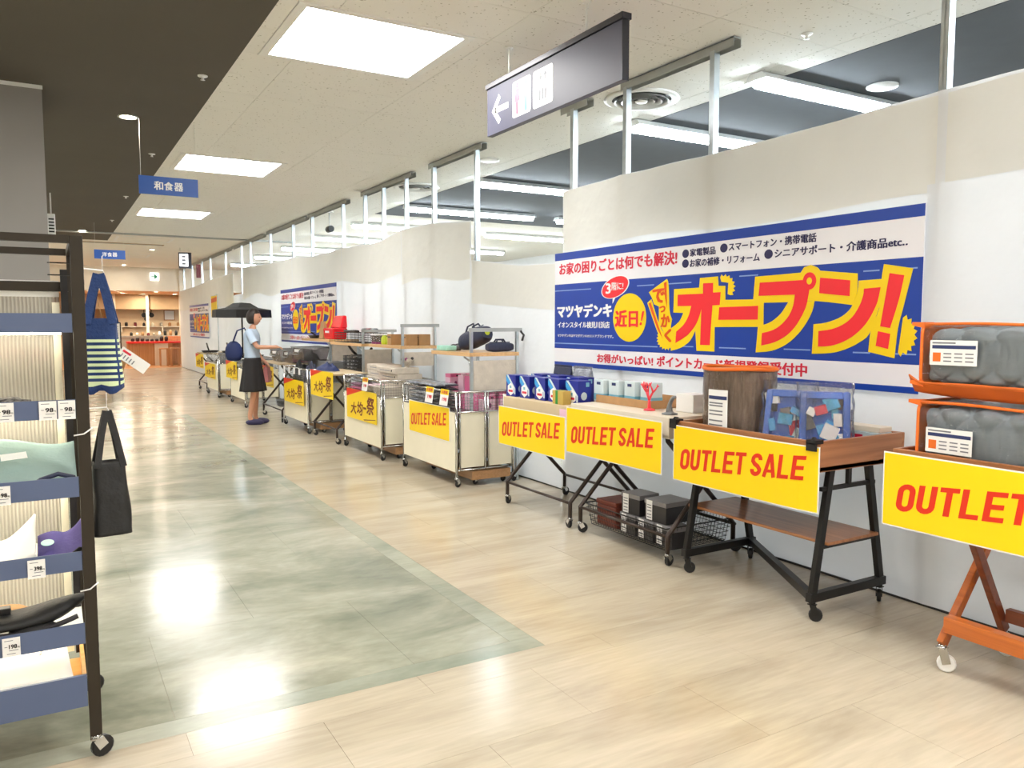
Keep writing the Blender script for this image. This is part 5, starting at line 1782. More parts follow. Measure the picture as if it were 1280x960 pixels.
def duffel(loc, label, L, r, m, rz, tilt, trim='lime'):
    t = thing('duffel_bag', label, 'bag', loc, rz)

    def tf(x, y, z):
        return (x, y * math.cos(tilt) - z * math.sin(tilt), y * math.sin(tilt) + z * math.cos(tilt))

    def fn(a, b):
        an = 2 * math.pi * b
        c, s = math.cos(an), math.sin(an)
        e = 0.6
        q = 1 - 0.35 * abs(2 * a - 1) ** 4
        n = 1 + 0.06 * noise.noise(Vector((a * 5, b * 6, L * 9)))
        return tf(r * q * n * math.copysign(abs(c) ** e, c), L * (a - 0.5), r * 0.9 + r * 0.9 * q * n * math.copysign(abs(s) ** e, s))
    k = MB().grid(fn, 20, 24)
    for a in (0, 1):
        ring = [fn(a, i / 24) for i in range(24)]
        k.add(ring, [tuple(range(24)) if a else tuple(reversed(range(24)))])
    k.build('body', M[m], t)
    MB().tube([tf(0, L * q, r * 1.8) for q in (-0.4, -0.2, 0, 0.2, 0.4)], 0.006, 6).build('zip', M['silver'], t)
    for s in (-1, 1):
        MB().tube([tf(s * r * 0.5, -L * 0.2, r * 1.6), tf(s * r * 0.3, -L * 0.12, r * 2.3), tf(s * r * 0.3, L * 0.12, r * 2.3), tf(s * r * 0.5, L * 0.2, r * 1.6)], 0.009, 6).build('handle', M[m], t)
    MB().lathe([(r * 0.28, -0.008), (r * 0.3, 0.012)], c=(0, 0, 0), axis='Y', n=16).build('end_trim', M[trim], t)
    c = ALL[-1]
    c.location = tf(0, -L * 0.5, r * 0.9)
    return t


duffel((3.62, 6.86, 1.278), 'dark navy duffel bag tilted up on the nearest beech shelf', 0.44, 0.095, 'navy2', 0.1, -0.28)
duffel((3.70, 6.54, 1.237), 'dark navy box bag lying at the right end of the nearest beech shelf', 0.28, 0.05, 'navy2', R(92), 0.0)
t = thing('mint_pack', 'mint green plastic pack at the left end of the nearest beech shelf', 'pack', (3.37, 7.03, 1.237))
B(0, 0.12, 0, 0.22, 0, 0.05).build('pack', M['mint'], t, bevel=0.01)
for i, (y, s) in enumerate([(7.20, 0.04), (7.10, 0.045)]):
    t = thing('small_bundle', ('left', 'right')[i] + ' grey strapped bundle beside the tilted duffel', 'bundle', (3.54, y, 1.236))
    MB().ball((0, 0, s * 0.7), s, s * 0.9, s * 0.7, 12).build('bundle', M['stone'], t)
    MB().tube([(s * math.cos(a), 0, s * 0.7 + s * 0.72 * math.sin(a)) for a in [R(q) for q in range(0, 360, 30)]], 0.006, 5, closed=True).build('strap', M['ink'], t)
# second shelf: kraft cartons, glasses, green jars
for i, (x, y, w) in enumerate([(3.67, 8.36, 0.15), (3.51, 8.36, 0.15), (3.43, 8.62, 0.12)]):
    t = thing('kraft_carton', ('right', 'middle', 'left, narrow')[i] + ' kraft carton of the three on the second beech shelf', 'box', (x, y, 1.256), group='kraft cartons on the second shelf')
    B(0, 0.14, 0, w, 0, 0.125).build('carton', M['kraft'], t, bevel=0.002)
    for q in (0.3, 0.7):
        MB().prism(rect(w * q - 0.02, w * q + 0.02, 0.085, 0.10), fr_wall(0, w, 0), 0, 0.001).build('hand_hole', M['ink'], t)
for i, (x, y) in enumerate(((3.50, 8.84), (3.60, 8.90), (3.48, 8.96))):
    t = thing('green_jar', ('nearest', 'middle', 'farthest')[i] + ' lime green jar beside the kraft cartons', 'jar', (x, y, 1.256), group='lime jars on the second shelf')
    MB().lathe([(0.035, 0), (0.038, 0.01), (0.038, 0.08), (0.025, 0.095), (0.025, 0.11)], n=16).build('jar', M['lime'] if i != 1 else M['green_box'], t)
    MB().lathe([(0.028, 0.11), (0.028, 0.122), (0.001, 0.122)], n=14).build('lid', M['p_white'], t)
for i, (x, y) in enumerate(((3.60, 9.08), (3.47, 9.12), (3.60, 9.22), (3.47, 9.25))):
    t = thing('clear_tumbler', ('nearest', 'second', 'third', 'farthest')[i] + ' clear film wrapped tumbler on the second beech shelf', 'tumbler', (x, y, 1.256), group='clear tumblers on the second shelf')
    MB().lathe([(0.04, 0), (0.052, 0.11), (0.048, 0.112), (0.036, 0.01), (0.001, 0.008)], n=18).build('tumbler', M['clearbox'], t)
    MB().lathe([(0.053, 0.105), (0.056, 0.112), (0.053, 0.118)], n=18, caps=False).build('rim', M['p_white'], t)
    MB().lathe([(0.042, 0.002), (0.044, 0.025)], n=18, caps=False).build('foot_band', M['mauve'], t)


def mesh_basket(loc, label, L, D, H, hm='black'):
    t = thing('mesh_basket', label, 'basket', loc, group='black wire baskets')
    k = MB()
    for z in [H * i / 4 for i in range(5)]:
        k.tube([(0, 0, z), (D, 0, z), (D, L, z), (0, L, z)], 0.0022 if 0 < z < H else 0.004, 5, closed=True)
    for i in range(12):
        y = L * i / 11
        k.tube([(0, y, H), (0, y, 0), (D, y, 0), (D, y, H)], 0.002, 4)
    for i in range(8):
        x = D * i / 7
        k.tube([(x, 0, H), (x, 0, 0), (x, L, 0), (x, L, H)], 0.002, 4)
    k.build('wire_mesh', M['black_wire'], t)['kind'] = 'stuff'
    return t


mesh_basket((3.46, 9.64, 1.254), 'near black wire basket on the third beech shelf', 0.56, 0.32, 0.13)
mesh_basket((3.46, 10.24, 1.254), 'far black wire basket on the third beech shelf', 0.56, 0.32, 0.13)
t = thing('dark_bundle', 'dark bundle of folded handles on top of the far wire baskets', 'bundle', (3.60, 10.5, 1.385))
MB().tube([(0, -0.28, 0.015), (0.01, -0.1, 0.02), (0, 0.1, 0.015), (0, 0.3, 0.02)], 0.016, 8).build('bar', M['black'], t)
MB().tube([(0.03, -0.2, 0.015), (0.04, 0, 0.02), (0.03, 0.25, 0.015)], 0.014, 8).build('bar', M['black'], t)
t = thing('maroon_roll', 'maroon and grey rolled pack on the near wire baskets', 'pack', (3.66, 9.86, 1.385))
for i, m_ in enumerate(('silver', 'maroon', 'stone')):
    MB().lathe([(0.03, -0.16 + 0.17 * i), (0.03, 0.0 + 0.17 * i)], c=(0, 0, 0.03), axis='Y', n=12).build('roll', M[m_], t)
# fourth shelf: red case, kraft bag, black pan
t = thing('red_case', 'glossy red lidded case standing on the farthest beech shelf', 'case', (3.50, 10.98, 1.282))
MB().hexa([(0.0, 0.02, 0), (0.2, 0.02, 0), (0.2, 0.46, 0), (0.0, 0.46, 0)], [(-0.01, 0, 0.16), (0.21, 0, 0.16), (0.21, 0.48, 0.16), (-0.01, 0.48, 0.16)]).build('body', M['red_glossy'], t, bevel=0.02)
MB().hexa([(0.1, 0.0, 0.16), (0.21, 0.0, 0.16), (0.21, 0.48, 0.16), (0.1, 0.48, 0.16)], [(0.16, 0.03, 0.34), (0.21, 0.03, 0.34), (0.21, 0.45, 0.34), (0.16, 0.45, 0.34)]).build('lid', M['red_glossy'], t, bevel=0.02)
B(-0.03, -0.01, 0.18, 0.30, 0.09, 0.12).build('latch', M['p_white'], t)
t = thing('kraft_bag', 'patterned kraft paper bag left of the red case', 'bag', (3.52, 11.56, 1.282))
MB().hexa([(0, 0, 0), (0.1, 0, 0), (0.1, 0.2, 0), (0, 0.2, 0)], [(0.03, 0.01, 0.26), (0.05, 0.01, 0.26), (0.05, 0.19, 0.26), (0.03, 0.19, 0.26)]).build('bag', M['kraft'], t)
t = thing('frying_pan', 'black frying pan with its handle raised, left end of the farthest shelf', 'pan', (3.60, 12.14, 1.282))
MB().lathe([(0.001, 0.0), (0.10, 0.0), (0.13, 0.045), (0.125, 0.045), (0.097, 0.006), (0.001, 0.006)], n=24).build('pan', M['black'], t)
MB().tube([(-0.05, -0.11, 0.04), (-0.10, -0.17, 0.07), (-0.15, -0.24, 0.09)], 0.013, 8).build('handle', M['black'], t)

# ================================================================ table 5 and its goods
folding_table('folding_table', 'brown tube folding table between the second and third chrome wagons', (3.03, 9.50, 0), 1.06, 0.64, 0.86, 'cardboard', 0.025)
t = thing('carton_block', 'grey brown carton block under the stacked black wire baskets', 'box', (3.30, 9.53, 0.887))
for i in range(4):
    mesh_basket((3.47, 9.63, 0.889 + 0.047 * i), ('lowest', 'second', 'third', 'top')[i] + ' black wire basket in the stack on the folding table', 0.85, 0.30, 0.04)
bpy.data.objects.remove(t)
t = thing('griddle', 'black griddle plate with raised handles on the stacked baskets', 'pan', (3.56, 10.0, 1.078))
B(-0.08, 0.08, -0.2, 0.2, 0.0, 0.014).build('plate', M['black'], t, bevel=0.005)
MB().tube([(0, -0.2, 0.01), (0, -0.3, 0.06), (0, -0.38, 0.11)], 0.017, 8).build('handle', M['black'], t)
MB().tube([(0, 0.2, 0.01), (0, 0.34, 0.05), (0, 0.5, 0.12)], 0.017, 8).build('handle', M['black'], t)
t = thing('navy_cloth', 'navy patterned cloth heaped on the folding table edge', 'cloth', (3.18, 10.25, 0.887))


def heap(h, sx, sy, seed):
    def fn(a, b):
        an = 2 * math.pi * a
        r = b
        n = 1 + 0.35 * noise.noise(Vector((math.cos(an) * 1.5, math.sin(an) * 1.5, seed)))
        z = h * (1 - r ** 2) * (1 + 0.5 * noise.noise(Vector((r * 3 * math.cos(an), r * 3 * math.sin(an), seed + 3))))
        return (sx * r * n * math.cos(an), sy * r * n * math.sin(an), max(0.0, z) + 0.004)
    return fn


MB().grid(heap(0.09, 0.14, 0.30, 1.0), 36, 12).build('cloth', M['navy'], t)
# third wagon: dark clothing and white clips, cases above
for i, (x, y, m_, lab) in enumerate([(3.17, 11.5, 'black_cloth', 'black garment heap at the far end of the third wagon'), (3.17, 10.95, 'navy2', 'slate garment heap at the near end of the third wagon')]):
    t = thing('garment_heap', lab, 'clothing', (x, y, 0.668))
    MB().grid(heap(0.27, 0.12, 0.25, 4.0 + i), 36, 12).build('garment', M[m_], t)
for i in range(4):
    t = thing('white_clip', ('leftmost', 'second', 'third', 'rightmost')[i] + ' white hanging clip on the front rim of the third wagon', 'clip', (3.004, 11.75 - 0.27 * i, 0.79), group='white clips on the third wagon')
    B(-0.008, 0.0, 0, 0.075, 0, 0.09).build('clip', M['p_white'], t, bevel=0.003)
for i, (x, y, z, L, lab) in enumerate([(3.12, 12.55, 0.905, 0.62, 'smoky clear plastic case, left one on the folding table beside the person'), (3.14, 11.92, 0.905, 0.56, 'smoky clear plastic case with a maroon liner, middle one'), (3.12, 11.22, 0.97, 0.62, 'smoky clear plastic case, right one, resting on the third wagon')]):
    t = thing('clear_case', lab, 'case', (x, y, z), group='smoky clear plastic cases')
    k = MB()
    b_ = [(0.04, 0.05, 0), (0.36, 0.05, 0), (0.36, L - 0.05, 0), (0.04, L - 0.05, 0)]
    t_ = [(0, 0, 0.19), (0.4, 0, 0.19), (0.4, L, 0.19), (0, L, 0.19)]
    k.add(b_ + t_, [(3, 2, 1, 0), (0, 1, 5, 4), (1, 2, 6, 5), (2, 3, 7, 6), (3, 0, 4, 7)])
    k.build('tub', M['clearbox'], t, solid=0.004)
    MB().tube(t_, 0.011, 6, closed=True).build('rim', M['stone'], t)
    B(-0.012, 0.012, L * 0.35, L * 0.65, 0.12, 0.16).build('handle', M['p_white'], t, bevel=0.006)
    MB().tube([(0.0, 0.1, 0.185), (-0.03, 0.14, 0.09), (-0.03, L - 0.14, 0.09), (0.0, L - 0.1, 0.185)], 0.008, 6).build('carry_bar', M['stone'], t)
    MB().grid(heap(0.12, 0.13, L * 0.33, 8.0 + i), 24, 8).build('liner', M[('stone', 'maroon', 'black_cloth')[i]], t)
    ALL[-1].location = (0.2, L / 2, 0.006)
t = thing('carton_block', 'dark carton filling the third wagon below the right plastic case', 'box', (3.36, 10.75, 0.668))
B(0, 0.26, 0, 1.05, 0, 0.298).build('carton', M['stone'], t)
folding_table('folding_table', 'brown tube folding table just right of the standing person', (3.0, 12.05, 0), 1.30, 0.64, 0.878, 'cardboard', 0.022)
folding_table('folding_table', 'farthest brown tube folding table at the left end of the row', (2.96, 18.40, 0), 1.12, 0.60, 0.83, 'cardboard', 0.022)
t = thing('tray_stack', 'grey stack of trays on the rails under the table by the person', 'trays', (3.05, 12.2, 0.198))
for i in range(3):
    MB().lathe([(0.001, 0.0), (0.2, 0.0), (0.24, 0.035), (0.236, 0.035), (0.196, 0.004)], c=(0.26, 0.4 + 0.02 * i, 0.03 * i), n=24).build('tray', M['stone'], t)
for i, (x, y, z, lab) in enumerate([(3.3, 17.3, 0.89, 'black pan with raised handle on the farthest chrome wagon'), (3.15, 18.9, 0.854, 'black pan on the farthest folding table'), (3.2, 14.75, 0.89, 'black pan on the wagon behind the person')]):
    t = thing('frying_pan', lab, 'pan', (x, y, z))
    MB().lathe([(0.001, 0.0), (0.15, 0.0), (0.19, 0.05), (0.185, 0.05), (0.147, 0.006), (0.001, 0.006)], n=24).build('pan', M['black'], t)
    MB().tube([(0, 0.17, 0.05), (0, 0.3, 0.12), (0, 0.42, 0.2)], 0.018, 8).build('handle', M['black'], t)
for (x, y) in ((3.12, 17.0), (2.96 + 0.2, 14.8)):
    t = thing('carton_block', 'brown carton lying in the farthest wagon' if y > 16 else 'brown carton in the wagon behind the person', 'box', (x, y, 0.668))
    B(0, 0.4, 0, 0.7, 0, 0.215).build('carton', M['stone'], t)
t = thing('pole_flag', 'narrow yellow flag on a thin steel pole near the far banner', 'flag', (3.55, 20.1, 0))
MB().tube([(0, 0, 0.03), (0, 0, 2.22)], 0.012, 8).build('pole', M['galv'], t)
MB().tube([(0, 0, 2.2), (0, 0.9, 2.2)], 0.008, 6).build('arm', M['galv'], t)
MB().lathe([(0.14, 0), (0.14, 0.02), (0.02, 0.03)], n=20).build('base', M['galv'], t)
MB().prism(rect(-0.85, -0.08, 1.68, 2.19), fr_wall(0, 0, 0), -0.002, 0.002).build('flag_cloth', M['yellow'], t)
MB().prism([(-0.85, 2.02), (-0.85, 2.12), (-0.08, 2.16), (-0.08, 2.05)], fr_wall(0, 0, 0), 0.002, 0.003).build('orange_band', M['b_orange'], t)

# ================================================================ black parasol behind the person
t = thing('black_parasol', 'wide black parasol open above the tables behind the person', 'parasol', (3.14, 15.35, 0))
k = MB()
n = 8
vs = [(0, 0, 1.90)]
for ring, (r, z) in enumerate([(0.16, 1.885), (0.30, 1.80), (0.53, 1.76)]):
    for i in range(n):
        a = 2 * math.pi * (i + 0.5) / n
        vs.append((r * math.cos(a), r * math.sin(a), z))
fs = [(0, 1 + i, 1 + (i + 1) % n) for i in range(n)]
for q in range(2):
    for i in range(n):
        fs.append((1 + q * n + i, 1 + (q + 1) * n + i, 1 + (q + 1) * n + (i + 1) % n, 1 + q * n + (i + 1) % n))
k.add(vs, fs)
k.build('canopy', M['black_cloth'], t, solid=0.004)
k = MB()
for i in range(n):
    a, b = 2 * math.pi * (i + 0.5) / n, 2 * math.pi * (i + 1.5) / n
    k.add([(0.53 * math.cos(a), 0.53 * math.sin(a), 1.76), (0.53 * math.cos(b), 0.53 * math.sin(b), 1.76), (0.54 * math.cos(b), 0.54 * math.sin(b), 1.62), (0.54 * math.cos(a), 0.54 * math.sin(a), 1.62)], [(0, 1, 2, 3)])
k.build('valance', M['black_cloth'], t, solid=0.004)
for i in range(n):
    a = 2 * math.pi * (i + 0.5) / n
    MB().tube([(0, 0, 1.86), (0.5 * math.cos(a), 0.5 * math.sin(a), 1.745)], 0.006, 5).build('rib', M['black_metal'], t)
MB().tube([(0, 0, 0.68), (0, 0, 1.9)], 0.014, 8).build('pole', M['black_metal'], t)

# ================================================================ PERSON
def skin_mesh(name, V, E, Rd, m, parent, root=0, sub=2):
    me = bpy.data.meshes.new(name)
    me.from_pydata([Vector(v) for v in V], E, [])
    me.materials.append(M[m])
    o = link(bpy.data.objects.new(name, me))
    o.parent = parent
    md = o.modifiers.new('skin', 'SKIN')
    sv = me.skin_vertices[0].data
    for i, r in enumerate(Rd):
        r = r if isinstance(r, tuple) else (r, r)
        sv[i].radius = r
        sv[i].use_root = (i == root)
    md.use_smooth_shade = True
    s = o.modifiers.new('sub', 'SUBSURF')
    s.levels = s.render_levels = sub
    return o


# faces +X (towards the tables), right arm reaching to the goods; local origin between the feet
P = thing('person', 'standing person in a pale blue shirt and black knee skirt, reaching to the tables', 'person', (2.62, 12.15, 0), R(-25))
V = [(0, 0, 0.90),            # 0 pelvis
     (0.0, 0, 1.05), (0.0, 0, 1.22), (0.0, 0, 1.36), (0.015, 0, 1.43), (0.03, 0, 1.50),          # 1-5 spine, neck, skull base
     (0, 0.085, 0.86), (0.02, 0.09, 0.50), (0.0, 0.09, 0.09), (0.05, 0.095, 0.045), (0.15, 0.10, 0.03),   # 6-10 left leg
     (0, -0.085, 0.86), (0.04, -0.09, 0.50), (-0.04, -0.09, 0.09), (0.01, -0.095, 0.045), (0.11, -0.10, 0.03),   # 11-15 right leg
     (0.0, 0.15, 1.37), (-0.01, 0.22, 1.12), (0.12, 0.17, 0.95), (0.17, 0.15, 0.92),            # 16-19 left arm, bent forward, bag hand
     (0.0, -0.15, 1.37), (0.12, -0.21, 1.16), (0.34, -0.17, 1.16), (0.40, -0.16, 1.165)]        # 20-23 right arm reaching
E_ = [(0, 1), (1, 2), (2, 3), (3, 4), (4, 5), (0, 6), (6, 7), (7, 8), (8, 9), (9, 10), (0, 11), (11, 12), (12, 13), (13, 14), (14, 15),
      (3, 16), (16, 17), (17, 18), (18, 19), (3, 20), (20, 21), (21, 22), (22, 23)]
Rd = [0.10, 0.088, 0.095, 0.085, 0.048, 0.05,
      (0.085, 0.085), 0.055, 0.036, 0.038, 0.026, (0.085, 0.085), 0.055, 0.036, 0.038, 0.026,
      0.040, 0.038, 0.028, 0.03, 0.040, 0.038, 0.028, 0.03]
# five fingers on each hand
for hand, base, d in ((19, Vector((0.17, 0.15, 0.92)), Vector((0.6, -0.05, -0.8))), (23, Vector((0.40, -0.16, 1.165)), Vector((0.95, 0.1, -0.25)))):
    d.normalize()
    side = d.cross(Vector((0, 0, 1))).normalized()
    for q, (off, ln) in enumerate([(-0.027, 0.06), (-0.009, 0.07), (0.009, 0.066), (0.027, 0.052), (0.042, 0.045)]):
        p0 = base + side * off + d * (0.02 if q < 4 else -0.01)
        p1 = p0 + d * ln * 0.55 + (side * 0.02 if q == 4 else Vector((0, 0, 0)))
        p2 = p1 + (d * 0.7 + Vector((0, 0, -0.7))).normalized() * ln * 0.5
        b = len(V)
        V += [tuple(p0), tuple(p1), tuple(p2)]
        E_ += [(hand, b), (b, b + 1), (b + 1, b + 2)]
        Rd += [0.011, 0.009, 0.008]
body = skin_mesh('body', V, E_, Rd, 'skin', P)
# head
hd = MB()


def headf(a, b):
    an, ph = 2 * math.pi * a, math.pi * b
    x, y, z = math.sin(ph) * math.cos(an), math.sin(ph) * math.sin(an), -math.cos(ph)
    rx, ry, rz = 0.093, 0.073, 0.115
    j = 1 - 0.28 * max(0, -z) ** 1.5
    X_, Y_ = rx * x * j + (0.012 if z < 0 and x > 0 else 0) * -z, ry * y * j
    # nose, brow and chin relief on the +X side
    nz = math.exp(-((z + 0.12) / 0.16) ** 2 - (y / 0.16) ** 2) * (x > 0)
    X_ += 0.020 * nz
    X_ += 0.006 * math.exp(-((z - 0.18) / 0.08) ** 2) * (x > 0.4)
    X_ -= 0.008 * math.exp(-((z - 0.05) / 0.08) ** 2 - ((abs(y) - 0.38) / 0.15) ** 2) * (x > 0)
    return (0.045 + X_, Y_, 1.595 + rz * z)


hd.grid(headf, 40, 28)
hd.build('head', M['skin'], body)
for s in (-1, 1):
    MB().ball((0.122, s * 0.030, 1.603), 0.010, 0.013, 0.008, 10).build('eye', M['eye'], body)
    MB().ball((0.035, s * 0.074, 1.585), 0.016, 0.008, 0.028, 10).build('ear', M['skin'], body)
MB().ball((0.124, 0, 1.535), 0.008, 0.022, 0.007, 10).build('mouth', M['lips'], body)
hr = MB()


def hairf(a, b):
    an, ph = 2 * math.pi * a, math.pi * b
    x, y, z = math.sin(ph) * math.cos(an), math.sin(ph) * math.sin(an), math.cos(ph)
    n = 0.003 * math.sin(an * 30)
    lift = 0.0
    zz = z
    if x > 0.15:
        zz = max(z, 0.45 - 0.0 * x)
        if z < 0.45:
            k_ = 0.93
            return (0.045 + 0.085 * x * 0.9, 0.07 * y, 1.60 + 0.118 * 0.45)
    return (0.035 + (0.108 + n) * x, (0.086 + n) * y, 1.60 + (0.128 + n) * max(zz, -0.75))


hr.grid(hairf, 48, 24)
hr.build('hair', M['hair'], body)
# clothes
rows = [(0.97, .114, .150), (1.06, .108, .140), (1.18, .112, .150), (1.28, .118, .165), (1.35, .108, .172), (1.39, .088, .150), (1.415, .072, .105), (1.432, .060, .062)]


def shirtf(a, b):
    q = b * (len(rows) - 1)
    i_ = min(int(q), len(rows) - 2)
    w_ = q - i_
    z, rx, ry = [rows[i_][n_] * (1 - w_) + rows[i_ + 1][n_] * w_ for n_ in range(3)]
    an = 2 * math.pi * a
    fold = 1 + 0.02 * math.sin(an * 7 + z * 20)
    return (rx * fold * math.cos(an), ry * fold * math.sin(an), z)


sh = MB().grid(shirtf, 48, 28)
sh.tube([(0.0, 0.10, 1.385), (0.0, 0.155, 1.372), (-0.006, 0.185, 1.29), (-0.008, 0.212, 1.18)], [0.045, 0.060, 0.058, 0.060], 16, caps=False)
sh.tube([(0.0, -0.10, 1.385), (0.0, -0.155, 1.372), (0.04, -0.178, 1.30), (0.085, -0.197, 1.222)], [0.045, 0.060, 0.058, 0.060], 16, caps=False)
sh.build('shirt', M['shirt'], body)
sk = MB()


def skirt(a, b):
    an = 2 * math.pi * a
    z = 1.0 - 0.50 * b
    r = 0.135 + 0.085 * b + 0.012 * b * math.sin(an * 9)
    return (r * 0.85 * math.cos(an), r * 1.15 * math.sin(an), z)


sk.grid(skirt, 60, 14)
sk.build('skirt', M['shorts'], body, solid=0.006)
for s, x0 in ((1, 0.0), (-1, -0.04)):
    k = MB().ball((x0 + 0.075, s * 0.098, 0.035), 0.135, 0.052, 0.05, 16)
    k.v = [(a, b, max(c, 0.0)) for a, b, c in k.v]
    k.build('shoe', M['shoe'], body)
t = thing('shoulder_bag', 'navy bag hanging behind the shoulder of the person', 'bag', (2.37, 12.24, 0.95), R(-25))
k = MB()
k.ball((0, 0.02, 0.13), 0.13, 0.09, 0.17, 16)
k.v = [(a, b, max(c, 0)) for a, b, c in k.v]
k.build('body', M['navy'], t)
MB().tube([(0.0, -0.02, 0.28), (0.06, 0.0, 0.45), (0.16, 0.02, 0.49), (0.2, 0.05, 0.40)], 0.012, 6).build('strap', M['navy'], t)
t = thing('hand_bag', 'dusty rose bag held in front of the person', 'bag', (2.84, 12.20, 0.62), R(-25))
MB().hexa([(-0.05, -0.12, 0), (0.05, -0.12, 0), (0.05, 0.12, 0), (-0.05, 0.12, 0)], [(-0.03, -0.11, 0.24), (0.03, -0.11, 0.24), (0.03, 0.11, 0.24), (-0.03, 0.11, 0.24)]).build('body', M['rose_bag'], t, bevel=0.015)
MB().tube([(0, -0.07, 0.24), (0, -0.04, 0.30), (0, 0.04, 0.30), (0, 0.07, 0.24)], 0.008, 6).build('handle', M['rose_bag'], t)

# ================================================================ HANGING SIGNS
t = thing('direction_sign', 'grey hanging direction sign with white arrow and restroom pictograms', 'sign', (2.83, 5.14, 0))
f = fr_wall(0, 0, 0)
MB().box(-0.022, 0.022, -1.56, 0, 2.855, 3.185).build('panel', M['sign_grey'], t, bevel=0.002)
MB().box(-0.034, 0.034, -1.575, 0.012, 3.186, 3.222).build('top_rail', M['sign_rim'], t, bevel=0.003)
MB().box(-0.024, 0.024, -1.566, -1.561, 2.855, 3.185).build('end_cap', M['sign_rim'], t)
for y in (-0.28, -1.19):
    MB().tube([(0, y, 3.222), (0, y, CE)], 0.008, 8).build('hanging_rod', M['white_plastic'], t)
    MB().lathe([(0.03, CE), (0.03, CE - 0.008), (0.01, CE - 0.012)], c=(0, y, 0), n=14).build('ceiling_plate', M['white_plastic'], t)
vb, pb = fr_wall(-0.0225, 0, 0), 0
k = MB()
v1, f1 = band([(0.19, 2.935), (0.095, 3.015), (0.19, 3.095)], 0.035)
v1 = [(a, b - 0.0) for a, b in v1]
for q, nm in (([(0.185, 3.105), (0.10, 3.015), (0.185, 2.925)], 'arrow_head'),):
    v1, f1 = band(q, 0.04)
    put(MB(), (v1, f1), vb, 0.001).build(nm, M['p_white'], t)
put(MB(), band([(0.115, 3.015), (0.305, 3.015)], 0.04), vb, 0.001).build('arrow_shaft', M['p_white'], t)


def rr(u0, u1, a, b, r=0.02):
    pts = []
    for cx, cy, s in ((u1 - r, b - r, 0), (u0 + r, b - r, 90), (u0 + r, a + r, 180), (u1 - r, a + r, 270)):
        pts += [(cx + r * math.cos(R(s + i * 30)), cy + r * math.sin(R(s + i * 30))) for i in range(4)]
    return pts


for u0, nm in ((0.362, 'restroom_plate'), (0.628, 'lift_plate')):
    MB().prism(rr(u0, u0 + 0.238, 2.905, 3.145), vb, 0, 0.001).build(nm, M['p_white'], t)


def person_pict(u, m_, skirt_):
    c = MB()
    c.prism([(u + 0.017 * math.cos(R(a)), 3.112 + 0.017 * math.sin(R(a))) for a in range(0, 360, 30)], vb, 0.001, 0.002)
    c.build('pictogram_head', M[m_], t)
    if skirt_:
        q = [(u - 0.018, 3.09), (u + 0.018, 3.09), (u + 0.036, 3.01), (u + 0.016, 3.01), (u + 0.012, 2.925), (u - 0.012, 2.925), (u - 0.016, 3.01), (u - 0.036, 3.01)]
    else:
        q = [(u - 0.030, 3.09), (u + 0.030, 3.09), (u + 0.030, 3.01), (u + 0.018, 3.01), (u + 0.018, 2.925), (u - 0.018, 2.925), (u - 0.018, 3.01), (u - 0.030, 3.01)]
    MB().prism(q, vb, 0.001, 0.002).build('pictogram_body', M[m_], t)


person_pict(0.425, 'pict_red', True)
person_pict(0.537, 'pict_blue', False)
MB().prism(rect(0.48, 0.4825, 2.925, 3.13), vb, 0.001, 0.002).build('divider', M['ink_soft'], t)
k = MB()
for v0 in (rect(0.685, 0.69, 2.93, 3.05), rect(0.804, 0.809, 2.93, 3.05), rect(0.69, 0.804, 2.93, 2.935), rect(0.69, 0.804, 3.045, 3.05)):
    MB().prism(v0, vb, 0.001, 0.002).build('lift_outline', M['ink_soft'], t)
for i in range(3):
    u = 0.713 + 0.034 * i
    MB().prism([(u - 0.009, 2.945), (u + 0.009, 2.945), (u + 0.011, 3.0), (u, 3.03), (u - 0.011, 3.0)], vb, 0.001, 0.002).build('lift_rider', M['ink_soft'], t)
MB().prism([(0.70, 3.095), (0.72, 3.07), (0.74, 3.095), (0.725, 3.095), (0.725, 3.12), (0.715, 3.12), (0.715, 3.095)], vb, 0.001, 0.002).build('down_arrow', M['ink_soft'], t)
MB().prism([(0.755, 3.095), (0.77, 3.095), (0.77, 3.07), (0.78, 3.07), (0.78, 3.095), (0.795, 3.095), (0.775, 3.12)], vb, 0.001, 0.002).build('up_arrow', M['ink_soft'], t)

for x, y, z, w, txt_, lab in ((0.78, 8.2, 2.715, 0.52, '和食器', 'nearer blue hanging sign for Japanese tableware'), (0.80, 16.9, 2.73, 0.53, '洋食器', 'farther blue hanging sign for Western tableware')):
    t = thing('hanging_sign', lab, 'sign', (x, y, z), group='blue department signs')
    B(0, w, 0, 0.008, 0, 0.17).build('board', M['sign_blue'], t)
    for i, ch in enumerate(txt_):
        put(MB(), fit(cjk(ch, 0.03), (w * 0.5 - 0.13 + 0.088 * i, w * 0.5 - 0.13 + 0.088 * i + 0.08, 0.045, 0.125)), fr_front(0, 0, 0), 0.001).build('lettering', M['p_white'], t)
    for q in (0.02, w - 0.02):
        MB().tube([(q, 0.004, 0.17), (q, 0.004, CE - 0.005 - z)], 0.0015, 5).build('wire', M['white_plastic'], t)

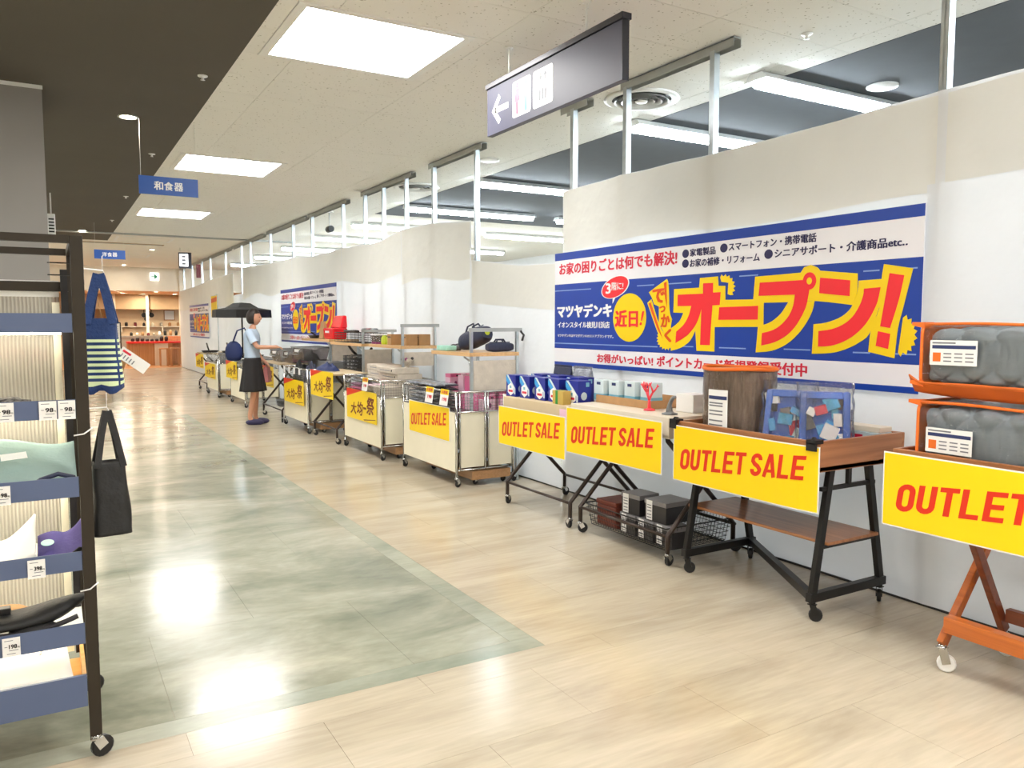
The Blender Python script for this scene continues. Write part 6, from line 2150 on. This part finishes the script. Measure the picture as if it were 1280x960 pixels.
t = thing('exit_sign', 'small white exit sign with a green arrow below the far ceiling', 'sign', (3.06, 29.57, 2.98))
B(0, 0.28, 0, 0.03, 0, 0.26).build('box', M['lit_white'], t)
MB().prism([(0.03, 0.11), (0.14, 0.11), (0.10, 0.05), (0.155, 0.05), (0.25, 0.13), (0.155, 0.21), (0.10, 0.21), (0.14, 0.15), (0.03, 0.15)], fr_front(0, 0, 0), 0, 0.002).build('green_arrow', M['exit_green'], t)
t = thing('lit_hanging_sign', 'small lit sign box hanging at the far end of the hoarding', 'sign', (2.90, 21.5, 2.90))
MB().box(0, 0.30, 0, 0.06, 0, 0.40).build('case', M['sign_rim'], t)
MB().box(0.02, 0.22, -0.004, -0.0, 0.05, 0.36).build('lit_face', M['lit_white'], t)
for i in range(3):
    MB().prism(rect(0.07, 0.16, 0.09 + 0.09 * i, 0.14 + 0.09 * i), fr_front(0, -0.004, 0), 0, 0.002).build('pictogram', M['ink_soft'], t)
for q in (0.04, 0.26):
    MB().tube([(q, 0.03, 0.4), (q, 0.03, CE - 2.90)], 0.006, 6).build('rod', M['white_plastic'], t)
t = thing('small_banner', 'small maroon tab hanging by the far studs', 'banner', (3.72, 24.2, 2.82))
B(0, 0.12, 0, 0.01, 0, 0.38).build('tab', M['maroon'], t)
MB().tube([(0.06, 0.005, 0.38), (0.06, 0.005, CE - 2.82)], 0.002, 5).build('wire', M['track'], t)
t = thing('security_camera', 'small black security camera hanging beyond the middle studs', 'camera', (4.2, 13.3, 3.08))
MB().tube([(0, 0, 0.07), (0, 0, CE - 3.08)], 0.012, 8).build('stem', M['white_plastic'], t)
MB().lathe([(0.05, -0.1), (0.055, -0.09), (0.055, 0.07), (0.045, 0.09)], c=(0, 0, 0.03), axis='Y', n=14).build('housing', M['black'], t)
MB().lathe([(0.07, CE - 3.08), (0.07, CE - 3.08 - 0.02)], n=16).build('ceiling_plate', M['white_plastic'], t)

# ================================================================ DISPLAY RACK (left foreground)
rk = thing('display_rack', 'dark bronze display rack on casters with lit ribbed back, left foreground', 'rack', (0.09, 3.0, 0))
XL = -1.06
YB = 0.55
for x, y in ((0, 0), (0, YB), (XL, 0), (XL, YB)):
    B(x - 0.019, x + 0.019, y - 0.016, y + 0.016, 0.085, 1.79).build('post', M['rack_metal'], rk, bevel=0.002)
    caster(rk, x, y, 0.085, 0.037, 'black', 'chrome', 0.35 if x == 0 else 2.6)
for y in (0, YB):
    B(XL + 0.02, -0.02, y - 0.014, y + 0.014, 1.765, 1.79).build('top_rail', M['rack_metal'], rk)
B(-0.019, 0.019, 0.017, YB - 0.017, 1.765, 1.79).build('top_rail', M['rack_metal'], rk)
B(XL - 0.019, XL + 0.019, 0.017, YB - 0.017, 1.765, 1.79).build('top_rail', M['rack_metal'], rk)
B(XL + 0.02, -0.02, YB - 0.175, YB - 0.150, 1.62, 1.655).build('cross_rail', M['rack_metal'], rk)
B(-0.045, -0.022, 0.36, 0.40, 0.25, 1.70).build('inner_upright', M['black'], rk)
B(-0.075, -0.05, 0.385, 0.40, 0.25, 1.58).build('light_column', M['cream_panel'], rk)
for y in (0.0,):
    k = MB()
    for i in range(34):
        z = 0.35 + 0.04 * i
        k.box(0.0191, 0.0197, y - 0.004, y + 0.004, z, z + 0.016)
    k.build('slot_row', M['black'], rk)['kind'] = 'stuff'
lips = [(1.472, 1.535), (1.187, 1.25), (0.922, 0.99), (0.670, 0.735), (0.415, 0.487)]
for i, (a, b) in enumerate(lips):
    B(XL + 0.02, -0.021, -0.012, -0.008, a, b).build('shelf_edge', M['lip'], rk)
    B(XL + 0.02, -0.021, -0.008, 0.40, a + 0.004, a + 0.012).build('shelf', M['sheet_acr'] if i == 0 else M['white_plastic'], rk)
    if i < 5:
        B(XL + 0.05, -0.05, 0.30, 0.325, a - 0.010, a + 0.003).build('light_strip', M['strip_light'], rk)
B(XL + 0.02, -0.05, 0.405, 0.412, 0.25, 1.60).build('ribbed_back', M['ribbed'], rk)
B(XL + 0.02, -0.05, 0.40, 0.415, 1.60, 1.66).build('back_header', M['white_plastic'], rk)
B(XL + 0.02, -0.021, -0.012, 0.0, 0.195, 0.305).build('base_front', M['lip'], rk)
B(XL + 0.02, -0.021, 0.0, 0.40, 0.20, 0.215).build('base_board', M['orange_board'], rk)
B(-0.033, -0.021, 0.0, 0.40, 0.215, 0.30).build('base_side', M['orange_board'], rk)
for i in range(4):
    MB().lathe([(0.006, 0.395), (0.006, 0.405)], c=(-0.12 - 0.13 * i, 0, 0.265), axis='Y', n=8).build('screw', M['black'], rk)
for z in (1.13, 0.60):
    MB().tube([(-0.03 + 0.0, -0.02, z), (0.0, -0.022, z + 0.004), (0.025, -0.018, z + 0.022)], 0.0025, 6).build('cable_tie', M['p_white'], rk)
MB().tube([(-0.14, 0.30, 0.40), (-0.15, 0.25, 0.33), (-0.18, 0.22, 0.28), (-0.20, 0.2, 0.22)], 0.004, 6).build('white_cable', M['white_plastic'], rk)
for z in (1.70, 1.66):
    B(-0.085, -0.02, 0.03, 0.036, z, z + 0.004).build('wire_peg', M['black'], rk)

# price cards on the shelf edges
for x, z, num, lab in [(-0.155, 1.186, '98', 'white 98 price card at the left of the upper shelf edge, cut by the frame'), (-0.036, 1.186, '98', 'white 98 price card, left of the adjacent pair'), (0.018, 1.186, '98', 'white 98 price card, right of the adjacent pair beside the rack post'),
                       (-0.175, 0.918, '198', 'white 198 price card below the sage mat'), (-0.088, 0.665, '398', 'white 398 price card below the purple mat'), (-0.168, 0.418, '198', 'white 198 price card below the black shoes')]:
    t = thing('price_card', lab, 'price card', (x, 2.983, z), group='white price cards on the rack')
    f = fr_front(0, 0, 0)
    w, h = 0.05, 0.062
    MB().prism(rect(0, w, 0, h), f, 0, 0.0012).build('card', M['card'], t)
    put(MB(), fit(cjk(num, 0.03), (0.018, 0.041, 0.026, 0.040)), f, 0.0016).build('price', M['ink'], t)
    put(MB(), fit(cjk('円', 0.02), (0.0425, 0.0475, 0.026, 0.031)), f, 0.0016).build('yen_character', M['ink'], t)
    for a, b, c in ((0.006, 0.03, 0.052), (0.018, 0.044, 0.019), (0.012, 0.036, 0.008), (0.006, 0.014, 0.032)):
        MB().prism(rect(a, b, c, c + 0.002), f, 0.0012, 0.0016).build('small_print', M['ink_soft'], t)

# goods on the rack
t = thing('knit_roll', 'flecked black and white knit folded on the upper shelf', 'textile', (-0.17, 3.14, 1.202))


def roll(a, b):
    an = 2 * math.pi * b
    c, s = math.cos(an), math.sin(an)
    q = 1 - 0.75 * max(0, a - 0.8) / 0.2
    n = 1 + 0.18 * noise.noise(Vector((a * 9, b * 5, 1)))
    return (-0.15 + 0.28 * a, 0.07 * c * n, 0.026 * n * q * (1 + s))


MB().grid(roll, 40, 20).build('knit', M['fleck'], t)
for q in range(3):
    MB().tube([(-0.13 + 0.24 * i / 8, -0.05 + 0.01 * math.sin(i + q), 0.012 + 0.015 * q + 0.003 * math.sin(i * 2 + q)) for i in range(9)], 0.007, 6).build('folded_edge', M['fleck'], t)


def drapem(fn, m, name, par, nu=44, nv=16, th=0.006):
    return MB().grid(fn, nu, nv).build(name, M[m], par, solid=th)


t = thing('sage_mat', 'sage green felt mat draped across the third shelf', 'mat', (-0.2, 3.0, 0.936))


def sage(a, b):
    x = -0.45 + 0.715 * a
    u = a
    z = 0.10 + 0.035 * math.cos(a * 9.0 + 0.6) + 0.05 * max(0, (a - 0.62) / 0.38) ** 1.2
    z = z * (0.35 + 0.65 * b) + 0.02 * b
    edge = max(0, (a - 0.93) / 0.07)
    return (x, 0.02 + 0.26 * b, max(0.006, z * (1 - 0.25 * edge * (1 - b))))


drapem(sage, 'sage', 'mat', t, th=0.007)
k = MB()
for i in range(3):
    drp = [(0.14 + 0.09 * math.cos(q) * (1 - .2 * i) + 0.05, 0.012 + 0.003 * i, 0.05 + 0.035 * math.sin(q) * (1 - .2 * i) - 0.012 * i) for q in [math.pi * (0.05 + 0.11 * j) for j in range(9)]]
MB().tube([(0.12, 0.02, 0.02), (0.16, 0.012, 0.05), (0.21, 0.012, 0.065), (0.255, 0.014, 0.05), (0.262, 0.016, 0.02)], 0.008, 8).build('folded_rim', M['navy2'], t)
MB().add([(0.05, 0.06, 0.115), (0.125, 0.06, 0.12), (0.12, 0.10, 0.135), (0.045, 0.10, 0.13)], [(0, 1, 2, 3)]).build('paper_tag', M['card'], t, solid=0.0015)
for i in range(9):
    a = i * 0.7
    MB().tube([(-0.06 + 0.03 * (i % 3) + 0.0, 0.05 + 0.01 * (i // 3), 0.075 + 0.02 * (i // 3)), (-0.05 + 0.03 * (i % 3) + 0.018 * math.cos(a), 0.05 + 0.01 * (i // 3), 0.085 + 0.02 * (i // 3) + 0.012 * math.sin(a))], 0.0025, 5).build('printed_leaf', M['stone'], t)

t = thing('purple_mat', 'purple felt mat curling up at the right of the fourth shelf', 'mat', (-0.06, 3.02, 0.684))


def purp(a, b):
    x = 0.0 + 0.138 * a
    z = 0.055 + 0.06 * max(0, (a - 0.55) / 0.45) ** 1.4 + 0.012 * math.sin(a * 5)
    return (x, 0.02 + 0.20 * b, 0.004 + z * (0.25 + 0.75 * b))


drapem(purp, 'purple', 'mat', t, 24, 12)
MB().tube([(0.10, 0.012, 0.004), (0.105, 0.01, 0.035), (0.125, 0.01, 0.05), (0.137, 0.012, 0.045)], 0.008, 8).build('dark_fold', M['black_cloth'], t)
MB().lathe([(0.02, 0), (0.02, 0.002)], n=18).build('oval_sticker', M['mint'], t)
ALL[-1].location = (0.03, 0.10, 0.062); ALL[-1].rotation_euler = (0.3, 0, 0)
t = thing('white_mat', 'white cotton mat with a raised end left of the purple one', 'mat', (-0.45, 3.02, 0.684))


def wht(a, b):
    x = 0.385 * a
    z = 0.05 + 0.085 * max(0, (a - 0.75) / 0.25) ** 1.3
    return (x, 0.015 + 0.22 * b, 0.004 + z * (0.3 + 0.7 * b))


drapem(wht, 'white_cloth', 'mat', t, 30, 12)
t = thing('black_slippers', 'long black felt slippers hanging over the fifth shelf edge', 'slippers', (-0.3, 3.055, 0.452))


def slp(a, b):
    an = 2 * math.pi * b
    c, s = math.cos(an), math.sin(an)
    x = -0.1 + 0.475 * a
    q = math.sin(math.pi * min(1, a * 0.92 + 0.06)) ** 0.5
    zc = 0.035 + 0.07 * a ** 2 + 0.012 * math.sin(a * 6)
    return (x, 0.055 + 0.085 * c * q - 0.03, zc + (0.034 + 0.01 * math.sin(a * 9)) * s * q)


MB().grid(slp, 36, 20).build('upper', M['black_cloth'], t)
MB().tube([(-0.09 + 0.44 * i / 12, -0.05, 0.03 + 0.045 * (i / 12) ** 2 + 0.012 * math.sin(i / 2) - 0.014) for i in range(13)], 0.009, 8).build('sole_edge', M['ink'], t)
MB().ball((0.22, -0.02, 0.022), 0.075, 0.045, 0.03, 16).build('toe', M['black_cloth'], t)
MB().ball((0.0, -0.02, 0.02), 0.06, 0.045, 0.03, 16).build('toe', M['black_cloth'], t)
B(0.10, 0.155, 0.02, 0.06, 0.075, 0.098).build('buckle_strap', M['black'], t, bevel=0.004)
t = thing('tan_slipper', 'tan slipper toe at the left of the fifth shelf', 'slippers', (-0.17, 3.28, 0.432))
MB().ball((0, 0, 0.03), 0.08, 0.07, 0.035, 16).build('toe', M['kraft'], t)
t = thing('white_sheet', 'bright white sheet covering the base shelf of the rack', 'textile', (-0.75, 3.0, 0.217))


def sheet(a, b):
    return (0.02 + 0.76 * a - 0.015 * b, 0.01 + 0.26 * b + 0.012 * math.sin(a * 11), 0.075 + 0.004 * math.sin(a * 16 + b * 4) + 0.02 * b)


k = MB().grid(sheet, 30, 10)
k.build('sheet', M['white_cloth'], t, solid=0.01)
B(0.03, 0.75, 0.02, 0.25, 0, 0.068).build('box_under', M['white_plastic'], t)
t = thing('pink_textile', 'crimson cloth seen through the ribs on the top shelf', 'textile', (-0.42, 3.44, 1.487))
MB().hexa([(0, 0, 0), (0.40, 0, 0), (0.40, 0.07, 0), (0, 0.07, 0)], [(0, 0, 0.10), (0.3, 0, 0.03), (0.3, 0.07, 0.03), (0, 0.07, 0.10)]).build('cloth', M['b_crimson'], t)
t = thing('pink_textile', 'pink cloth seen through the ribs below the top shelf', 'textile', (-0.20, 3.44, 1.36))
MB().hexa([(0.02, 0, 0.01), (0.20, 0, 0), (0.20, 0.06, 0), (0.02, 0.06, 0.01)], [(0.04, 0, 0.08), (0.20, 0, 0.04), (0.20, 0.06, 0.04), (0.04, 0.06, 0.08)]).build('cloth', M['b_crimson'], t)
B(-0.1, 0.2, 0.0, 0.09, -0.16, 0.0).build('box_below', M['cream_panel'], t)


# bags hanging from side hooks
def tote(loc, label, w, h, hl, m, stripes, rz=0.0):
    t = thing('tote_bag', label, 'bag', loc, rz)
    d = 0.05

    def fn(a, b):
        an = 2 * math.pi * a
        c, s = math.cos(an), math.sin(an)
        e = 0.45
        z = -hl - h * b
        wid = w * (0.84 + 0.26 * b)
        scal = 0.0
        X_ = wid / 2 * math.copysign(abs(c) ** e, c)
        Y_ = (d * (0.5 + 0.6 * b) * (1 - 0.1 * b)) * math.copysign(abs(s) ** e, s)
        if b > 0.9 and stripes:
            scal = 0.02 * abs(math.sin(math.pi * (X_ / wid + 0.5) * 2)) - 0.0
        n = 0.006 * noise.noise(Vector((X_ * 20, Y_ * 20, z * 12)))
        return (X_ + n, Y_ + n, z - scal * (b - 0.9) * 10)
    k = MB().grid(fn, 48, 24)
    k.build('body', M[m], t, solid=0.003)
    # base
    kb = MB()
    ring = [fn(i / 48, 1.0) for i in range(48)]
    kb.add([(x_, y_, z_ + 0.012) for x_, y_, z_ in ring], [tuple(range(48))])
    kb.build('base', M[m], t)
    for y_, sgn in ((-d * 0.45, -1), (d * 0.45, 1)):
        for s in (-1, 1):
            pts = [(0.0 + s * 0.004, y_ * 0.2, 0.0), (s * w * 0.20, y_ * 0.6, -hl * 0.5), (s * w * 0.36, y_ * 1.3, -hl - 0.02)]
            k = MB()
            for p, q in zip(pts[:-1], pts[1:]):
                k.bar(p, q, 0.028 if stripes else 0.02, 0.006, up=(0, 1, 0))
            k.build('handle', M[m], t)
    if stripes:
        for i in range(8):
            b0 = 0.30 + 0.085 * i
            k = MB()
            for j in range(48):
                a0, a1 = j / 48, (j + 1) / 48
                q = [fn(a0, b0), fn(a1, b0), fn(a1, b0 + 0.042), fn(a0, b0 + 0.042)]
                mx = sum(p[0] for p in q) / 4
                if 0.84 < abs(mx) / (w / 2 * (0.84 + 0.26 * b0)) < 0.95: continue
                q = [(p[0] * 1.04, p[1] * 1.09, p[2]) for p in q]
                k.add(q, [(0, 1, 2, 3)])
            k.build('stripe', M['stripe'], t, solid=0.0015)
    # hook wire
    return t


tote((0.160, 3.13, 1.675), 'navy cotton tote with pale green stripes hanging beside the rack', 0.115, 0.245, 0.155, 'tote', True, R(-10))
tote((0.165, 3.06, 1.20), 'small black cloth tote hanging lower beside the rack', 0.115, 0.255, 0.175, 'black_cloth', False, R(8))
for x, y, z, lab in ((0.172, 3.13, 1.675, 'thin wire hook holding the striped tote'), (0.165, 3.06, 1.20, 'wire hook holding the black tote')):
    t = thing('wire_hook', lab, 'hook', (0.11, 3.05, z + 0.012))
    MB().tube([(-0.005, 0, -0.03), (0.0, 0, 0.0), (x - 0.11, y - 3.05, 0.0), (x - 0.11 + 0.005, y - 3.05, -0.014)], 0.003, 6).build('hook', M['p_white'], t)
    MB().tube([(x - 0.11, y - 3.05, 0), (x - 0.11, y - 3.05, 0.05)], 0.0015, 5).build('loop', M['p_white'], t)
t = thing('swing_tag', 'white paper swing tag with red print beside the striped tote', 'tag', (0.225, 3.26, 1.40))
cs, sn = math.cos(R(-38)), math.sin(R(-38))
f = lambda u, v, w: (u * cs - v * sn, -w, u * sn + v * cs)
MB().prism(rect(0, 0.115, -0.022, 0.022), f, 0, 0.0012).build('card', M['card'], t)
MB().prism(rect(0.008, 0.04, 0.006, 0.014), f, 0.0012, 0.0018).build('red_print', M['b_crimson'], t)
for i in range(5):
    MB().prism(rect(0.012 + 0.012 * i, 0.016 + 0.012 * i, -0.016, 0.0), f, 0.0012, 0.0018).build('small_print', M['ink_soft'], t)
MB().tube([(0.0, 0.001, 0.0), (-0.02, -0.02, 0.03), (-0.04, -0.06, 0.06)], 0.0012, 5).build('string', M['p_white'], t)
t = thing('paper_wrap', 'brown paper bag hanging behind the swing tag', 'bag', (0.205, 3.30, 1.27))
MB().hexa([(-0.03, 0, 0), (0.02, 0, 0), (0.02, 0.05, 0), (-0.03, 0.05, 0)], [(-0.035, 0, 0.11), (0.055, 0, 0.13), (0.055, 0.05, 0.13), (-0.035, 0.05, 0.11)]).build('paper', M['kraft'], t)
MB().tube([(-0.01, 0.025, 0.12), (-0.04, 0.0, 0.30), (-0.06, -0.1, 0.41)], 0.0015, 5).build('string', M['kraft'], t)

# ================================================================ FAR SHOP
t = thing('notice_stand', 'black framed notice stand in front of the far shop', 'sign', (1.50, 25.0, 0))
for x in (0.0, 0.27):
    B(x - 0.015, x + 0.015, -0.015, 0.015, 0.02, 1.54).build('post', M['black_metal'], t)
B(-0.05, 0.32, -0.12, 0.12, 0, 0.02).build('base', M['black_metal'], t)
B(0.015, 0.255, -0.006, 0.006, 1.02, 1.52).build('poster', M['card'], t)
B(0.015, 0.255, -0.006, 0.006, 0.55, 0.95).build('poster', M['card'], t)
B(0.0, 0.27, -0.013, 0.013, 1.52, 1.55).build('top_rail', M['black_metal'], t)
for i in range(6):
    MB().prism(rect(0.04, 0.22, 1.42 - 0.06 * i, 1.43 - 0.06 * i), fr_front(0, -0.006, 0), 0, 0.002).build('print_row', M['ink_soft'], t)

S('trim_6', B(-9, 14, 34.3, 34.5, 2.08, 2.66), M['tan_wall'])
for i, x in enumerate((0.1, 2.23, 3.4, 4.62, 6.5)):
    S('trim_%d' % (7 + i), B(x - 0.05, x + 0.05, 34.15, 34.29, 0.0, 2.66), M['cream_wall'])
t = thing('red_counter', 'long red topped counter across the far shop front', 'counter', (2.42, 31.3, 0))
B(0, 2.3, -0.05, 0.6, 0.80, 0.87).build('counter_top', M['red_top'], t, bevel=0.005)
B(0.0, 0.9, 0.08, 0.55, 0, 0.80).build('wood_cabinet', M['counter_wood'], t)
B(0.9, 0.95, 0.0, 0.55, 0, 0.80).build('end_post', M['cream_wall'], t)
B(0.95, 1.35, 0.04, 0.55, 0, 0.80).build('white_front', M['cream_wall'], t)
B(1.35, 1.50, 0.06, 0.55, 0, 0.80).build('wood_post', M['counter_wood'], t)
B(1.5, 2.3, 0.35, 0.55, 0, 0.80).build('back_panel', M['counter_wood'], t)
t = thing('wood_cabinet', 'warm wooden box unit at the right of the red counter', 'cabinet', (3.75, 31.96, 0))
B(0, 1.0, 0, 0.5, 0, 1.05).build('body', M['counter_wood'], t, bevel=0.01)
B(0.05, 0.45, -0.02, 0, 0.1, 0.95).build('door', M['counter_wood'], t, bevel=0.005)
B(0.55, 0.95, -0.02, 0, 0.1, 0.95).build('door', M['counter_wood'], t, bevel=0.005)
for i, x in enumerate((3.55, 3.92)):
    t = thing('wooden_stool', ('left', 'right')[i] + ' wooden stool in front of the red counter', 'stool', (x, 30.75, 0), group='stools at the red counter')
    B(-0.15, 0.15, -0.15, 0.15, 0.60, 0.64).build('seat', M['counter_wood'], t, bevel=0.01)
    for a in (-0.12, 0.12):
        for b in (-0.12, 0.12):
            B(a - 0.018, a + 0.018, b - 0.018, b + 0.018, 0, 0.60).build('leg', M['counter_wood'], t)
t = thing('steel_worktop', 'steel kitchen worktop along the back of the far shop', 'counter', (1.9, 33.4, 0))
B(0, 4.0, 0, 0.7, 0.98, 1.05).build('worktop', M['steel'], t)
B(0.05, 3.95, 0.05, 0.65, 0, 0.98).build('cabinet', M['steel'], t)
rs = random.Random(4)
cols = ['black', 'cream_panel', 'kraft', 'maroon', 'steel', 'p_white', 'black', 'counter_wood']
pos = ['far left', 'left', 'left of centre', 'centre left', 'centre', 'centre right', 'right of centre', 'right', 'far right']
for i in range(9):
    x = 2.75 + 0.2 * i
    t = thing('kitchen_jar', 'small jar at the %s of the far worktop' % pos[i], 'jar', (x, 33.6, 1.05), group='jars on the far worktop')
    h = rs.uniform(0.10, 0.24)
    MB().lathe([(0.05, 0), (0.055, h * .7), (0.03, h * .85), (0.032, h), (0.001, h)], n=14).build('jar', M[cols[i % 8]], t)
for i in range(8):
    x = 2.62 + 0.16 * i
    t = thing('black_kettle', 'dark pot on the red counter, %s' % pos[i], 'pot', (x, 31.55, 0.87), group='dark pots on the red counter')
    h = rs.uniform(0.08, 0.2)
    MB().lathe([(0.05, 0), (0.065, h * .5), (0.05, h * .9), (0.012, h), (0.001, h * 1.1)], n=14).build('pot', M['black'], t)
t = thing('wall_shelf', 'pale wall shelf above the steel worktop in the far shop', 'shelf', (2.2, 34.9, 1.38))
B(0, 3.6, 0, 0.25, 0, 0.03).build('board', M['cream_wall'], t)
for q in (0.3, 1.8, 3.3):
    B(q, q + 0.03, 0, 0.25, -0.2, 0).build('bracket', M['cream_wall'], t)
B(-0.2, 3.8, 0.26, 1.4, -1.38, 1.2).build('backing_wall', M['shop_wall'], t)
for i in range(8):
    t = thing('shelf_tin', 'small tin on the far wall shelf, %s' % pos[i], 'tin', (2.7 + 0.32 * i, 35.0, 1.41), group='tins on the far wall shelf')
    MB().lathe([(0.055, 0), (0.055, rs.uniform(0.08, 0.16)), (0.001, 0.16)], n=12).build('tin', M[cols[(i * 3) % 8]], t)
for i, (x, z) in enumerate(((3.36, 1.86), (3.52, 1.95), (3.46, 1.70), (3.64, 1.86))):
    t = thing('hanging_pan', ('leftmost', 'second', 'lowest', 'rightmost')[i] + ' dark pan hanging on the far shop wall', 'pan', (x, 35.12, z), group='pans hanging on the far wall')
    MB().lathe([(0.001, 0.02), (0.075, 0.015), (0.095, -0.03), (0.088, -0.03)], axis='Y', n=18).build('pan', M['black'], t)
    MB().tube([(0, 0, 0.09), (0, 0, 0.22)], 0.012, 6).build('handle', M['black'], t)
t = thing('wall_frame', 'pale framed notice on the far shop wall', 'picture', (4.1, 35.1, 1.65))
B(0, 0.42, 0, 0.04, 0, 0.42).build('frame', M['counter_wood'], t)
B(0.03, 0.39, -0.005, 0, 0.03, 0.39).build('paper', M['card'], t)
pr = None
for i, (x, y, lab) in enumerate([(2.05, 30.6, 'first downlight inside the far shop'), (2.25, 31.8, 'second downlight inside the far shop'), (2.5, 32.9, 'third downlight inside the far shop'), (1.3, 31.5, 'leftmost downlight inside the far shop'), (4.3, 33.2, 'rightmost downlight inside the far shop'), (3.4, 31.2, 'added downlight above the red counter'), (5.6, 31.8, 'added downlight right of the red counter'), (3.2, 33.7, 'added downlight above the steel worktop')]):  # final downlights of the list are added to brighten the shop
    if pr is None:
        pr = thing('downlight', lab, 'light', (x, y, 2.66))
        ALL.append(pr)
        MB().lathe([(0.11, 0.0), (0.12, -0.008), (0.10, -0.010), (0.09, 0.0)], n=24, caps=False).build('rim', M['white_plastic'], pr)
        MB().lathe([(0.001, -0.004), (0.092, -0.003)], n=20, caps=False).build('lamp', M['spot_light'], pr)
    else:
        copy_tree(pr, loc=(x, y, 2.66), label=lab)
t = thing('ceiling_slot', 'long dark ceiling air slot behind the farther blue sign', 'vent', (0.6, 20.9, CE))
B(0, 1.9, 0, 0.22, -0.012, 0.0).build('slot_frame', M['tan_wall'], t)
B(0.03, 1.87, 0.04, 0.18, -0.016, -0.012).build('slot', M['track'], t)
